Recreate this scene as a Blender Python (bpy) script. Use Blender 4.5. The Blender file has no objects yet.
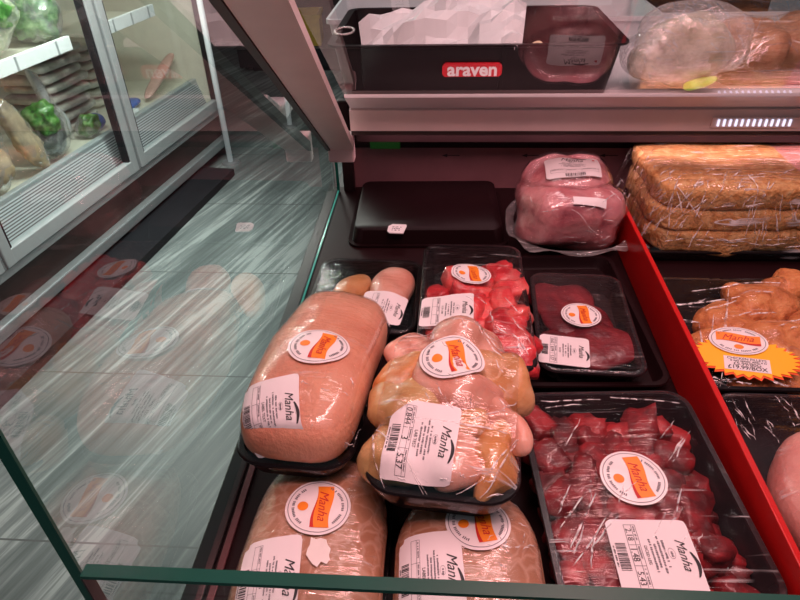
import bpy, bmesh, math, random
import numpy as np
from mathutils import Vector, Matrix, Euler, noise
from mathutils.bvhtree import BVHTree

PI = math.pi
SC = bpy.context.scene
COL = SC.collection
random.seed(7)

# ------------------------------------------------------------------ camera
F, PITCH, YAW, ROLL, EYE = 620.0, 35.7, 4.7, -1.7, 0.60
def cam_axes():
    p, y, r = (math.radians(a) for a in (PITCH, YAW, ROLL))
    f = Vector((-math.sin(y)*math.cos(p), math.cos(y)*math.cos(p), -math.sin(p)))
    rt = Vector((math.cos(y), math.sin(y), 0)); up = rt.cross(f)
    return math.cos(r)*rt + math.sin(r)*up, -math.sin(r)*rt + math.cos(r)*up, f
AX = cam_axes()
EYEP = Vector((0, 0, EYE))
cd = bpy.data.cameras.new('camera'); cam = bpy.data.objects.new('camera', cd); COL.objects.link(cam)
cd.sensor_width = 36; cd.lens = F/800*36; cd.clip_start = 0.01; cd.clip_end = 60
m = Matrix((AX[0], AX[1], -AX[2])).transposed().to_4x4(); m.translation = EYEP
cam.matrix_world = m
SC.camera = cam
# design helpers: where a direction of sight meets a horizontal / vertical plane of the place
def ray(px, py): return (px-400)/F*AX[0] - (py-300)/F*AX[1] + AX[2]
def at(px, py, z=0.0):
    d = ray(px, py); return EYEP + d*((z-EYE)/d.z)
def aty(px, py, y):
    d = ray(px, py); return EYEP + d*(y/d.y)

# ------------------------------------------------------------------ materials
MATS = {}
def newmat(name):
    mt = bpy.data.materials.new(name); mt.use_nodes = True
    nt = mt.node_tree; nt.nodes.clear()
    out = nt.nodes.new('ShaderNodeOutputMaterial')
    return mt, nt, out
def N(nt, typ, **kw):
    n = nt.nodes.new(typ)
    for k, v in kw.items():
        if k in n.inputs.keys(): n.inputs[k].default_value = v
        else: setattr(n, k, v)
    return n
def L(nt, a, b): nt.links.new(a, b)
def ramp(nt, fac, stops):
    r = nt.nodes.new('ShaderNodeValToRGB'); e = r.color_ramp.elements
    while len(e) < len(stops): e.new(0.5)
    for i, (p, c) in enumerate(stops):
        e[i].position = p; e[i].color = (*c, 1) if len(c) == 3 else c
    L(nt, fac, r.inputs['Fac']); return r
def coords(nt, scale=(1,1,1), rot=(0,0,0), which='Object'):
    tc = N(nt, 'ShaderNodeTexCoord'); mp = N(nt, 'ShaderNodeMapping')
    mp.inputs['Scale'].default_value = scale; mp.inputs['Rotation'].default_value = rot
    L(nt, tc.outputs[which], mp.inputs['Vector']); return mp.outputs['Vector']
def plain(name, c, rough=.5, metal=0, spec=.5, var=.12, vscale=20, emit=0, coat=0, bump=0, bscale=80, sss=0):
    """Principled with a gentle procedural colour variation."""
    mt, nt, out = newmat(name)
    p = N(nt, 'ShaderNodeBsdfPrincipled')
    v = coords(nt)
    n = N(nt, 'ShaderNodeTexNoise', Scale=vscale, Detail=4.0); L(nt, v, n.inputs['Vector'])
    r = ramp(nt, n.outputs['Fac'], [(.25, tuple(x*(1-var) for x in c)), (.75, tuple(min(1, x*(1+var)) for x in c))])
    L(nt, r.outputs['Color'], p.inputs['Base Color'])
    p.inputs['Roughness'].default_value = rough; p.inputs['Metallic'].default_value = metal
    p.inputs['Specular IOR Level'].default_value = spec
    if coat: p.inputs['Coat Weight'].default_value = coat; p.inputs['Coat Roughness'].default_value = .12
    if emit:
        L(nt, r.outputs['Color'], p.inputs['Emission Color']); p.inputs['Emission Strength'].default_value = emit
    if sss:
        p.inputs['Subsurface Weight'].default_value = sss; p.inputs['Subsurface Radius'].default_value = (.02, .006, .004)
        p.inputs['Subsurface Scale'].default_value = .5
    if bump:
        b = N(nt, 'ShaderNodeBump', Strength=bump, Distance=.004)
        n2 = N(nt, 'ShaderNodeTexNoise', Scale=bscale, Detail=3.0); L(nt, v, n2.inputs['Vector'])
        L(nt, n2.outputs['Fac'], b.inputs['Height']); L(nt, b.outputs['Normal'], p.inputs['Normal'])
    L(nt, p.outputs['BSDF'], out.inputs['Surface'])
    MATS[name] = mt; return mt
def schlick(nt, normal=None, f0=.04, gain=1.0):
    g = N(nt, 'ShaderNodeNewGeometry')
    d = N(nt, 'ShaderNodeVectorMath', operation='DOT_PRODUCT')
    L(nt, normal if normal else g.outputs['Normal'], d.inputs[0]); L(nt, g.outputs['Incoming'], d.inputs[1])
    a = N(nt, 'ShaderNodeMath', operation='ABSOLUTE'); L(nt, d.outputs['Value'], a.inputs[0])
    s = N(nt, 'ShaderNodeMath', operation='SUBTRACT'); s.inputs[0].default_value = 1; L(nt, a.outputs[0], s.inputs[1])
    pw = N(nt, 'ShaderNodeMath', operation='POWER'); L(nt, s.outputs[0], pw.inputs[0]); pw.inputs[1].default_value = 5
    ma = N(nt, 'ShaderNodeMath', operation='MULTIPLY_ADD'); L(nt, pw.outputs[0], ma.inputs[0])
    ma.inputs[1].default_value = (1-f0)*gain; ma.inputs[2].default_value = f0*gain; ma.use_clamp = True
    return ma.outputs[0]
def pane_mat(name, tint=(.93,.98,.97), gain=1.6, f0=.045, rough=0.0):
    mt, nt, out = newmat(name)
    t = N(nt, 'ShaderNodeBsdfTransparent'); t.inputs['Color'].default_value = (*tint, 1)
    g = N(nt, 'ShaderNodeBsdfGlossy', Roughness=rough); g.inputs['Color'].default_value = (1,1,1,1)
    mx = N(nt, 'ShaderNodeMixShader')
    L(nt, schlick(nt, None, f0, gain), mx.inputs['Fac']); L(nt, t.outputs[0], mx.inputs[1]); L(nt, g.outputs[0], mx.inputs[2])
    L(nt, mx.outputs[0], out.inputs['Surface']); MATS[name] = mt; return mt
def film_mat(name, rot=.6, amount=1.0, gain=1.6, rough=.05, f0=.05, tint=(.97,.97,.97), s1=(14,120,30), haze=0.0, glint_crease=.5):
    """Cling film: clear, with bumped creases and white highlight streaks painted along them."""
    mt, nt, out = newmat(name)
    v = coords(nt, s1, (0,0,rot)); n1 = N(nt, 'ShaderNodeTexNoise', Scale=1.0, Detail=3.0, Distortion=.4); L(nt, v, n1.inputs['Vector'])
    v2 = coords(nt, (30,30,30)); n2 = N(nt, 'ShaderNodeTexNoise', Scale=1.0, Detail=5.0, Distortion=1.0); L(nt, v2, n2.inputs['Vector'])
    ad = N(nt, 'ShaderNodeMath', operation='MULTIPLY_ADD'); L(nt, n2.outputs['Fac'], ad.inputs[0]); ad.inputs[1].default_value = .35; L(nt, n1.outputs['Fac'], ad.inputs[2])
    b = N(nt, 'ShaderNodeBump', Strength=.8*amount, Distance=.006); L(nt, ad.outputs[0], b.inputs['Height'])
    t = N(nt, 'ShaderNodeBsdfTransparent'); t.inputs['Color'].default_value = (*tint, 1)
    g = N(nt, 'ShaderNodeBsdfGlossy', Roughness=rough); g.inputs['Color'].default_value = (1,1,1,1)
    L(nt, b.outputs['Normal'], g.inputs['Normal'])
    mx = N(nt, 'ShaderNodeMixShader')
    cp = N(nt, 'ShaderNodeMath', operation='MINIMUM'); L(nt, schlick(nt, b.outputs['Normal'], f0, gain), cp.inputs[0]); cp.inputs[1].default_value = .42
    L(nt, cp.outputs[0], mx.inputs['Fac']); L(nt, t.outputs[0], mx.inputs[1]); L(nt, g.outputs[0], mx.inputs[2])
    last = mx.outputs[0]
    if glint_crease:
        # painted highlights: thin white streaks along the folds, gathered in patches
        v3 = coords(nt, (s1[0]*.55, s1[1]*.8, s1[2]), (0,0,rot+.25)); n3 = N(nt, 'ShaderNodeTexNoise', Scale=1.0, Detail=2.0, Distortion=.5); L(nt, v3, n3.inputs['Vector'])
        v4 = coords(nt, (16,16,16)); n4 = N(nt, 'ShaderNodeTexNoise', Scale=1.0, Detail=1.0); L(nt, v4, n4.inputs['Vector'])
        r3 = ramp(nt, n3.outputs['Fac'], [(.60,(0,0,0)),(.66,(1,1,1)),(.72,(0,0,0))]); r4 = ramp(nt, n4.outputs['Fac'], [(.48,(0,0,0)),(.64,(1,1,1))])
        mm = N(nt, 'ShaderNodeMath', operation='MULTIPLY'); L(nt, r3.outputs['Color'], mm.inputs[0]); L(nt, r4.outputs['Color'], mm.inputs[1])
        m3 = N(nt, 'ShaderNodeMath', operation='MULTIPLY'); L(nt, mm.outputs[0], m3.inputs[0]); m3.inputs[1].default_value = glint_crease
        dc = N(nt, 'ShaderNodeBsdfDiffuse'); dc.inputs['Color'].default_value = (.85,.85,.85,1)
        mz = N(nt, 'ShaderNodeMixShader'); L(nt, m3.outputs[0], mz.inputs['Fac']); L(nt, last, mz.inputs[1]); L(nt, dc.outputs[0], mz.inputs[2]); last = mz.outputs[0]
    if haze:
        df = N(nt, 'ShaderNodeBsdfDiffuse'); df.inputs['Color'].default_value = (.8,.8,.8,1)
        m2 = N(nt, 'ShaderNodeMixShader'); m2.inputs['Fac'].default_value = haze
        rr = ramp(nt, n1.outputs['Fac'], [(.5,(0,0,0)),(.75,(1,1,1))])
        h = N(nt, 'ShaderNodeMath', operation='MULTIPLY_ADD'); L(nt, rr.outputs['Color'], h.inputs[0]); h.inputs[1].default_value = haze; h.inputs[2].default_value = haze*.4
        L(nt, h.outputs[0], m2.inputs['Fac']); L(nt, last, m2.inputs[1]); L(nt, df.outputs[0], m2.inputs[2]); last = m2.outputs[0]
    L(nt, last, out.inputs['Surface']); MATS[name] = mt; return mt
def meat_mat(name, cols, scale=25, rough=.42, vein=None, vscale=40, vamt=.5, bump=.3, bscale=120, sss=.2, stretch=(1,1,1), rnd=0.0, coat=.3, crough=.2):
    """Flesh: ramped noise, optional pale veins, moist coat."""
    mt, nt, out = newmat(name)
    p = N(nt, 'ShaderNodeBsdfPrincipled'); p.inputs['Roughness'].default_value = rough
    v = coords(nt, stretch)
    n = N(nt, 'ShaderNodeTexNoise', Scale=scale, Detail=5.0, Distortion=.6); L(nt, v, n.inputs['Vector'])
    fac = n.outputs['Fac']
    if rnd:
        oi = N(nt, 'ShaderNodeObjectInfo')
        s = N(nt, 'ShaderNodeMath', operation='MULTIPLY_ADD'); L(nt, oi.outputs['Random'], s.inputs[0]); s.inputs[1].default_value = rnd; s.inputs[2].default_value = -rnd/2
        a = N(nt, 'ShaderNodeMath', operation='ADD'); L(nt, s.outputs[0], a.inputs[0]); L(nt, fac, a.inputs[1]); fac = a.outputs[0]
    k = len(cols); r = ramp(nt, fac, [(.28+.44*i/(k-1), c) for i, c in enumerate(cols)])
    col = r.outputs['Color']
    if vein:
        vo = N(nt, 'ShaderNodeTexVoronoi', Scale=vscale); vo.feature = 'DISTANCE_TO_EDGE'
        dn = N(nt, 'ShaderNodeTexNoise', Scale=vscale*.6, Detail=2.0); L(nt, v, dn.inputs['Vector'])
        vm = N(nt, 'ShaderNodeVectorMath', operation='MULTIPLY_ADD'); L(nt, dn.outputs['Color'], vm.inputs[0]); vm.inputs[1].default_value = (.03,.03,.03); L(nt, v, vm.inputs[2])
        L(nt, vm.outputs[0], vo.inputs['Vector'])
        vr = ramp(nt, vo.outputs['Distance'], [(.0, (vamt,)*3), (.12, (0,0,0))])
        mx = N(nt, 'ShaderNodeMixRGB'); L(nt, vr.outputs['Color'], mx.inputs['Fac']); L(nt, col, mx.inputs['Color1']); mx.inputs['Color2'].default_value = (*vein, 1)
        col = mx.outputs['Color']
    L(nt, col, p.inputs['Base Color'])
    p.inputs['Subsurface Weight'].default_value = sss; p.inputs['Subsurface Radius'].default_value = (.02, .006, .004); p.inputs['Subsurface Scale'].default_value = .4
    p.inputs['Coat Weight'].default_value = coat; p.inputs['Coat Roughness'].default_value = crough
    b = N(nt, 'ShaderNodeBump', Strength=bump, Distance=.004)
    n2 = N(nt, 'ShaderNodeTexNoise', Scale=bscale, Detail=4.0); L(nt, v, n2.inputs['Vector'])
    L(nt, n2.outputs['Fac'], b.inputs['Height']); L(nt, b.outputs['Normal'], p.inputs['Normal'])
    L(nt, p.outputs['BSDF'], out.inputs['Surface']); MATS[name] = mt; return mt
def floor_mat():
    mt, nt, out = newmat('grey wood look tile')
    p = N(nt, 'ShaderNodeBsdfPrincipled')
    v = coords(nt, (1,1,1), (0,0,math.radians(19)))
    s = N(nt, 'ShaderNodeMapping'); s.inputs['Scale'].default_value = (34, 1.6, 1); L(nt, v, s.inputs['Vector'])
    n1 = N(nt, 'ShaderNodeTexNoise', Scale=1.0, Detail=6.0, Roughness=.65, Distortion=.3); L(nt, s.outputs[0], n1.inputs['Vector'])
    s2 = N(nt, 'ShaderNodeMapping'); s2.inputs['Scale'].default_value = (5, .8, 1); L(nt, v, s2.inputs['Vector'])
    n2 = N(nt, 'ShaderNodeTexNoise', Scale=1.0, Detail=3.0); L(nt, s2.outputs[0], n2.inputs['Vector'])
    ad = N(nt, 'ShaderNodeMath', operation='MULTIPLY_ADD'); L(nt, n2.outputs['Fac'], ad.inputs[0]); ad.inputs[1].default_value = .7; L(nt, n1.outputs['Fac'], ad.inputs[2])
    r = ramp(nt, ad.outputs[0], [(.55,(.05,.064,.065)),(.80,(.105,.128,.127)),(.93,(.17,.20,.197)),(1.0,(.30,.34,.33))])
    # grout lines every .66 m across, 1.3 m along
    g = N(nt, 'ShaderNodeNewGeometry'); sx = N(nt, 'ShaderNodeSeparateXYZ'); L(nt, g.outputs['Position'], sx.inputs[0])
    def lines(sock, off, period, w):
        a = N(nt, 'ShaderNodeMath', operation='SUBTRACT'); L(nt, sock, a.inputs[0]); a.inputs[1].default_value = off
        mo = N(nt, 'ShaderNodeMath', operation='FLOORED_MODULO'); L(nt, a.outputs[0], mo.inputs[0]); mo.inputs[1].default_value = period
        c = N(nt, 'ShaderNodeMath', operation='LESS_THAN'); L(nt, mo.outputs[0], c.inputs[0]); c.inputs[1].default_value = w
        return c.outputs[0]
    gm = N(nt, 'ShaderNodeMath', operation='MAXIMUM')
    L(nt, lines(sx.outputs['Y'], .921, .67, .006), gm.inputs[0]); L(nt, lines(sx.outputs['X'], -3.1, 1.34, .006), gm.inputs[1])
    mx = N(nt, 'ShaderNodeMixRGB'); L(nt, gm.outputs[0], mx.inputs['Fac']); L(nt, r.outputs['Color'], mx.inputs['Color1']); mx.inputs['Color2'].default_value = (.07,.08,.08,1)
    L(nt, mx.outputs['Color'], p.inputs['Base Color']); p.inputs['Roughness'].default_value = .45
    L(nt, p.outputs['BSDF'], out.inputs['Surface']); MATS['floor'] = mt; return mt
def grille_mat():
    mt, nt, out = newmat('white slotted air grille')
    p = N(nt, 'ShaderNodeBsdfPrincipled'); v = coords(nt, (1,1,1), which='UV')
    w = N(nt, 'ShaderNodeTexWave', Scale=4.5); w.bands_direction = 'Y'; L(nt, v, w.inputs['Vector'])
    r = ramp(nt, w.outputs['Fac'], [(.25,(.10,.11,.115)),(.6,(.55,.58,.60))])
    L(nt, r.outputs['Color'], p.inputs['Base Color']); L(nt, p.outputs['BSDF'], out.inputs['Surface']); MATS['grille'] = mt

floor_mat(); grille_mat()
plain('wall_dark', (.07,.066,.065), .8); plain('wall_back', (.05,.048,.05), .8)
plain('tray_black', (.009,.006,.007), .30, spec=.22, bump=.05)
plain('tray_brown', (.012,.004,.005), .4, spec=.16)
plain('tray_smoke', (.022,.014,.016), .25, spec=.4)
plain('deck', (.016,.005,.006), .4, spec=.15); plain('plinth', (.03,.03,.033), .5)
plain('rail_dark', (.02,.028,.028), .35); plain('rail_pink', (.16,.06,.065), .4, metal=.5)
plain('panel_maroon', (.25,.105,.115), .45); plain('panel_dark', (.016,.007,.008), .45, spec=.2)
plain('ink', (.018,.016,.02), .6); plain('ink_grey', (.16,.15,.17), .6)
plain('alu', (.62,.55,.54), .36, metal=.75, var=.05); plain('alu_pink', (.80,.66,.64), .42, metal=.25, var=.05)
plain('gasket', (.05,.03,.03), .5)
plain('shelf_white', (.78,.77,.79), .25, var=.04, vscale=3)
plain('bracket', (.72,.52,.52), .45, var=.05)
plain('green_lcd', (.008,.05,.008), .4, emit=.35)
plain('glass_edge', (.004,.060,.042), .35, spec=.3, emit=.10, var=.1)  # glow added to stand for light inside the glass edge
plain('glass_edge_glow', (.05,.34,.27), .12, spec=.8, emit=.22, var=.1)  # lit stretch of edge painted brighter, with added glow
plain('red_acrylic', (.55,.010,.010), .28, var=.06, spec=.4)
plain('paper_label', (.86,.80,.81), .5, var=.02)
plain('sticker_white', (.90,.84,.84), .35, var=.02, coat=.2)
plain('orange', (.95,.26,.015), .45, var=.08, vscale=60); plain('emblem_red', (.62,.02,.015), .5)
plain('yellow_card', (1.0,.50,.0), .5, var=.04); plain('orange_card', (.9,.10,.01), .5, var=.05)
plain('logo_red', (.62,.016,.03), .4); plain('logo_white', (.9,.87,.87), .4)
plain('paper_sheet', (.66,.69,.70), .5, var=.04)
plain('tub_white', (.50,.55,.56), .35, var=.04); plain('fat_white', (.86,.80,.76), .45)
plain('food_pale', (.62,.52,.34), .5, var=.25, vscale=60)
plain('chrome', (.80,.84,.86), .12, metal=1.0, var=.03)
plain('fridge_grey', (.24,.27,.28), .35, metal=.4, var=.06); plain('fridge_light', (.42,.46,.47), .35, metal=.3, var=.05)
plain('fridge_dark', (.012,.013,.016), .5, spec=.2); plain('fridge_in', (.58,.56,.46), .5, var=.06, emit=.08)  # faint glow puts interior light into the fridge lining itself
plain('ticket', (.80,.82,.82), .4, var=.03); plain('kick', (.045,.022,.02), .35, var=.5, vscale=6)  # kick: blotchy red-brown painted in for reflections on the base
plain('rail_steel', (.33,.37,.38), .35, metal=.4, var=.05)
plain('cream_pack', (.60,.59,.48), .35, var=.25, vscale=12); plain('greyflat', (.50,.50,.44), .35, var=.35, vscale=25)
meat_mat('green_leaf', [(.008,.03,.006),(.05,.20,.025),(.30,.46,.20)], 30, .5, bump=1.0, bscale=30, sss=0); meat_mat('pale_leaf', [(.10,.18,.05),(.42,.48,.28),(.70,.72,.56)], 24, .5, bump=1.0, bscale=30, sss=0)
plain('root_beige', (.45,.34,.20), .5, var=.45, vscale=22); meat_mat('dark_pack', [(.008,.012,.008),(.03,.05,.02),(.30,.32,.28)], 22, .3, bump=1.0, bscale=30, sss=0)
plain('blue_pack', (.06,.13,.42), .35, var=.2); plain('pink_pack', (.52,.32,.27), .35, var=.2)
plain('strip_white', (.72,.76,.76), .25, var=.2, vscale=30); plain('yellow_box', (.42,.30,.03), .6, var=.15)
plain('celery', (.26,.60,.05), .4, var=.3, vscale=40)
plain('led_reflection', (.75,.78,1.0), .3, emit=1.1, var=0); plain('pole_glow', (.86,.94,.96), .25, var=.03, emit=.12)
pane_mat('glass'); pane_mat('glass_canopy', (.90,.90,.90), gain=1.15, f0=.04, rough=.012); pane_mat('glass_fridge', (.90,.95,.95), gain=.6)
film_mat('film', .6, .45, gain=1.2, glint_crease=.35); film_mat('film_cross', -.55, .35, gain=.9, f0=.022, glint_crease=.5, rough=.03, s1=(7,130,30)); film_mat('film_flat', .2, .3, gain=1.0, rough=.06, glint_crease=.12); film_mat('film_smooth', .9, .22, gain=1.0, glint_crease=.22)
film_mat('film_bag', 1.2, 1.2, haze=.25); film_mat('film_heavy', .9, .8, gain=1.5, rough=.06, s1=(10,90,20), glint_crease=.6); film_mat('film_streak', 1.0, .9, gain=1.6, rough=.06, s1=(8,110,60), glint_crease=.95); film_mat('film_vac', .3, .6, gain=1.3, rough=.06, glint_crease=.35, s1=(12,60,30)); film_mat('film_salad', .3, 1.3, gain=2.4, rough=.2, haze=.18, glint_crease=.8, s1=(5,30,12))  # film_salad: white haze painted in for glare on the fridge bags
meat_mat('skin_pink', [(.60,.22,.13),(.74,.33,.205),(.80,.42,.28)], 14, .5, bump=.35, bscale=220, sss=.25)
meat_mat('skin_roll', [(.38,.16,.085),(.48,.235,.135),(.54,.30,.19)], 12, .5, vein=(.66,.42,.31), vscale=55, vamt=.6, bump=.3, bscale=160)  # darkened throughout to paint in shade from the packs above
meat_mat('chicken_tan', [(.50,.20,.06),(.62,.30,.12),(.72,.42,.22)], 22, .4, bump=.35, bscale=150)
meat_mat('chicken_orange', [(.55,.19,.04),(.68,.30,.09),(.74,.42,.2)], 18, .4, bump=.35, bscale=150)
meat_mat('chicken_pink', [(.66,.26,.18),(.76,.38,.28),(.80,.48,.38)], 20, .4, bump=.25, bscale=120)
meat_mat('chicken_olive', [(.38,.20,.07),(.56,.32,.12),(.68,.44,.2)], 26, .4, bump=.3)
meat_mat('red_bright', [(.50,.016,.026),(.78,.05,.06),(.84,.10,.09)], 26, .35, vein=(.85,.36,.30), vscale=22, vamt=.3, rnd=.45, bump=.7, sss=.08)
meat_mat('red_dark', [(.07,.001,.003),(.20,.004,.009),(.38,.016,.021)], 38, .6, rnd=.30, bump=1.0, bscale=55, coat=.3, sss=.0, crough=.06)
meat_mat('red_deep', [(.07,.005,.01),(.15,.008,.016),(.30,.03,.04)], 22, .3, bump=.5, coat=.6)
meat_mat('joint', [(.38,.08,.11),(.60,.20,.22),(.76,.36,.36)], 22, .4, vein=(.78,.45,.45), vscale=12, vamt=.3, bump=1.0, bscale=45, coat=.4, sss=.1)
meat_mat('breaded', [(.50,.21,.06),(.70,.38,.14),(.84,.58,.28)], 70, .6, bump=1.0, bscale=180, sss=.05, coat=.1)
meat_mat('nugget', [(.40,.11,.03),(.62,.22,.065),(.74,.33,.12)], 55, .6, bump=1.0, bscale=150, sss=.05, coat=.15)
meat_mat('shelf_meat', [(.18,.07,.035),(.32,.15,.085),(.42,.24,.15)], 45, .6, bump=1.0, bscale=120, sss=0, coat=.1)
meat_mat('raw_pink', [(.62,.22,.19),(.72,.33,.28),(.78,.42,.36)], 14, .45, bump=.3, bscale=160)
meat_mat('bagfood', [(.15,.17,.12),(.30,.31,.24),(.50,.50,.42)], 26, .5, bump=.7, bscale=60)

mt, nt, out = newmat('film_glint')  # white strips standing in for glints on the film
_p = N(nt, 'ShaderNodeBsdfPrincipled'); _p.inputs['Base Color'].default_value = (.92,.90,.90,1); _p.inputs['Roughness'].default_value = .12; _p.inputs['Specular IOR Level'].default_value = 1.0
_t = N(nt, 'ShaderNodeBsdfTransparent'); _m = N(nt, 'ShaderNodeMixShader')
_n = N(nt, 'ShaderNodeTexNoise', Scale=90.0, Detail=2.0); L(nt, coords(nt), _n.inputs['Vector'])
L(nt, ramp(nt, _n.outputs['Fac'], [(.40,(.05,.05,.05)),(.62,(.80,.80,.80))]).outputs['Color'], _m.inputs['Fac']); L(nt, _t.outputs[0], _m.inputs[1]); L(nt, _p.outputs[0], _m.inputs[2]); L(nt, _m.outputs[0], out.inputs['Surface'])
MATS['film_glint'] = mt

# ------------------------------------------------------------------ mesh helpers
def mesh(name, vf, mt, parent=None, smooth=False, uv=None):
    vs, fs = vf
    me = bpy.data.meshes.new(name); me.from_pydata([tuple(v) for v in vs], [], fs); me.update()
    bm = bmesh.new(); bm.from_mesh(me); bmesh.ops.recalc_face_normals(bm, faces=bm.faces); bm.to_mesh(me); bm.free()
    if smooth:
        me.polygons.foreach_set('use_smooth', [True]*len(me.polygons))
    if uv:
        l = me.uv_layers.new(name='uv')
        for lp in me.loops: l.data[lp.index].uv = uv[lp.vertex_index]
    me.materials.append(MATS[mt] if isinstance(mt, str) else mt)
    o = bpy.data.objects.new(name, me); COL.objects.link(o)
    if parent: o.parent = parent
    return o
def tag(o, label=None, cat=None, group=None, kind=None):
    if label: o['label'] = label
    if cat: o['category'] = cat
    if group: o['group'] = group
    if kind: o['kind'] = kind
    return o
def thing(name, label, cat, mtx=None, group=None):
    o = bpy.data.objects.new(name, None); COL.objects.link(o); o.empty_display_size = .03
    if mtx is not None: o.matrix_world = mtx
    return tag(o, label, cat, group)
def join(*parts):
    V, Fc = [], []
    for vs, fs in parts:
        k = len(V); V += [Vector(v) for v in vs]; Fc += [tuple(i+k for i in f) for f in fs]
    return V, Fc
def xf(vf, mtx): return [mtx @ Vector(v) for v in vf[0]], vf[1]
def from_bm(bm):
    bm.verts.index_update(); r = ([v.co.copy() for v in bm.verts], [tuple(v.index for v in f.verts) for f in bm.faces]); bm.free(); return r
def box(x0, x1, y0, y1, z0, z1, bev=0.0, seg=2):
    bm = bmesh.new(); bmesh.ops.create_cube(bm, size=1)
    for v in bm.verts: v.co = Vector(((x0+x1)/2+v.co.x*(x1-x0), (y0+y1)/2+v.co.y*(y1-y0), (z0+z1)/2+v.co.z*(z1-z0)))
    if bev: bmesh.ops.bevel(bm, geom=list(bm.edges), offset=bev, segments=seg, affect='EDGES', profile=.5)
    return from_bm(bm)
def hexa(c):  # eight corners: bottom ring, top ring
    return [Vector(p) for p in c], [(0,3,2,1),(4,5,6,7),(0,1,5,4),(1,2,6,5),(2,3,7,6),(3,0,4,7)]
def tube(p0, p1, r, n=14, r1=None):
    p0, p1 = Vector(p0), Vector(p1); a = (p1-p0).normalized(); u = a.orthogonal().normalized(); w = a.cross(u)
    V = []
    for p, rr in ((p0, r), (p1, r if r1 is None else r1)):
        V += [p + (u*math.cos(2*PI*i/n) + w*math.sin(2*PI*i/n))*rr for i in range(n)]
    return V, [(i, (i+1) % n, n+(i+1) % n, n+i) for i in range(n)] + [tuple(range(n-1,-1,-1)), tuple(range(n, 2*n))]
def rrect(w, d, r, z, n=6):
    pts = []
    for cx, cy, a0 in ((w/2-r, d/2-r, 0), (-w/2+r, d/2-r, 90), (-w/2+r, -d/2+r, 180), (w/2-r, -d/2+r, 270)):
        for i in range(n+1):
            a = math.radians(a0+90*i/n); pts.append(Vector((cx+r*math.cos(a), cy+r*math.sin(a), z)))
    return pts
def loft(rings, cap0=True, cap1=True):
    n = len(rings[0]); V = [p for r in rings for p in r]; Fc = []
    for k in range(len(rings)-1):
        for i in range(n): Fc.append((k*n+i, k*n+(i+1) % n, (k+1)*n+(i+1) % n, (k+1)*n+i))
    if cap0: Fc.append(tuple(range(n-1,-1,-1)))
    if cap1: Fc.append(tuple((len(rings)-1)*n+i for i in range(n)))
    return V, Fc
def tray(w, d, h, r=.022, lip=.006, t=.0022, flare=.86):
    f = 1-(1-flare)*.5
    bw, bd = w-2*lip-h*.35, d-2*lip-h*.35
    return loft([rrect(bw-.006, bd-.006, r*.8, 0), rrect(bw, bd, r, .002), rrect(w-2*lip, d-2*lip, r, h-.003), rrect(w-.001, d-.001, r+lip*.7, h-.004),
                 rrect(w, d, r+lip*.7, h-.002), rrect(w-.002, d-.002, r+lip*.7, h), rrect(w-2*lip-2*t+.003, d-2*lip-2*t+.003, r, h),
                 rrect(w-2*lip-2*t, d-2*lip-2*t, r, h-.003), rrect(bw-2*t, bd-2*t, r, t+.003), rrect(bw-2*t-.006, bd-2*t-.006, r*.8, t)])
def blob(c, rad, e=(2.0, 2.0), amp=.0, ns=12.0, seed=0, rot=(0,0,0), nu=36, nv=22, taper=0.0, amp2=0, ns2=60):
    """Superellipsoid with lumpy noise; e = (exponent around, exponent up)."""
    V, Fc = [], []
    def sp(a, p): return math.copysign(abs(a)**p, a)
    off = Vector((seed*3.17, seed*1.31, seed*.77)); R = Euler(rot).to_matrix()
    for j in range(nv+1):
        ph = -PI/2+PI*j/nv
        for i in range(nu):
            th = 2*PI*i/nu
            q = Vector((sp(math.cos(ph),2/e[1])*sp(math.cos(th),2/e[0]), sp(math.cos(ph),2/e[1])*sp(math.sin(th),2/e[0]), sp(math.sin(ph),2/e[1])))
            p = Vector((q.x*rad[0]*(1+taper*q.y), q.y*rad[1], q.z*rad[2]*(1+taper*.5*q.y)))
            nn = p.normalized() if p.length > 1e-9 else Vector((0,0,1))
            if amp: p += nn*amp*noise.noise(p*ns+off)
            if amp2: p += nn*amp2*noise.noise(p*ns2+off)
            V.append(R @ p + Vector(c))
    for j in range(nv):
        for i in range(nu):
            Fc.append((j*nu+i, j*nu+(i+1) % nu, (j+1)*nu+(i+1) % nu, (j+1)*nu+i))
    return V, Fc
def chunk(c, s, rot, seed, amp=.35):
    """A cut dice of meat: rounded irregular block."""
    bm = bmesh.new(); bmesh.ops.create_cube(bm, size=2)
    bmesh.ops.subdivide_edges(bm, edges=list(bm.edges), cuts=3, use_grid_fill=True)
    R = Euler(rot).to_matrix(); off = Vector((seed*2.3, seed*.7, seed*1.9))
    for v in bm.verts:
        q = v.co.copy(); sph = q.normalized()*1.15; q = q.lerp(sph, .5)
        q *= 1+amp*noise.noise(q*1.1+off)+.22*noise.noise(q*3+off)
        v.co = R @ Vector((q.x*s[0], q.y*s[1], q.z*s[2])) + Vector(c)
    return from_bm(bm)
def grid_surface(fn, nu, nv):
    V = [fn(i/nu, j/nv) for j in range(nv+1) for i in range(nu+1)]
    return V, [(j*(nu+1)+i, j*(nu+1)+i+1, (j+1)*(nu+1)+i+1, (j+1)*(nu+1)+i) for j in range(nv) for i in range(nu)]
def frame3(fl, fr, bl, h):
    """Frame of a tray from three rim corners (sight x, sight y, height): origin at the tray's foot centre, x right, y back."""
    a, b, c = at(*fl), at(*fr), at(*bl)
    X = (b-a); w = X.length; X.normalize(); Y = (c-a); d = Y.length; Z = X.cross(Y).normalized(); Y = Z.cross(X)
    o = (b+c)/2 - Z*h
    M = Matrix((X, Y, Z)).transposed().to_4x4(); M.translation = o + Vector((0,0,.0008))
    return M, w, d
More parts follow.
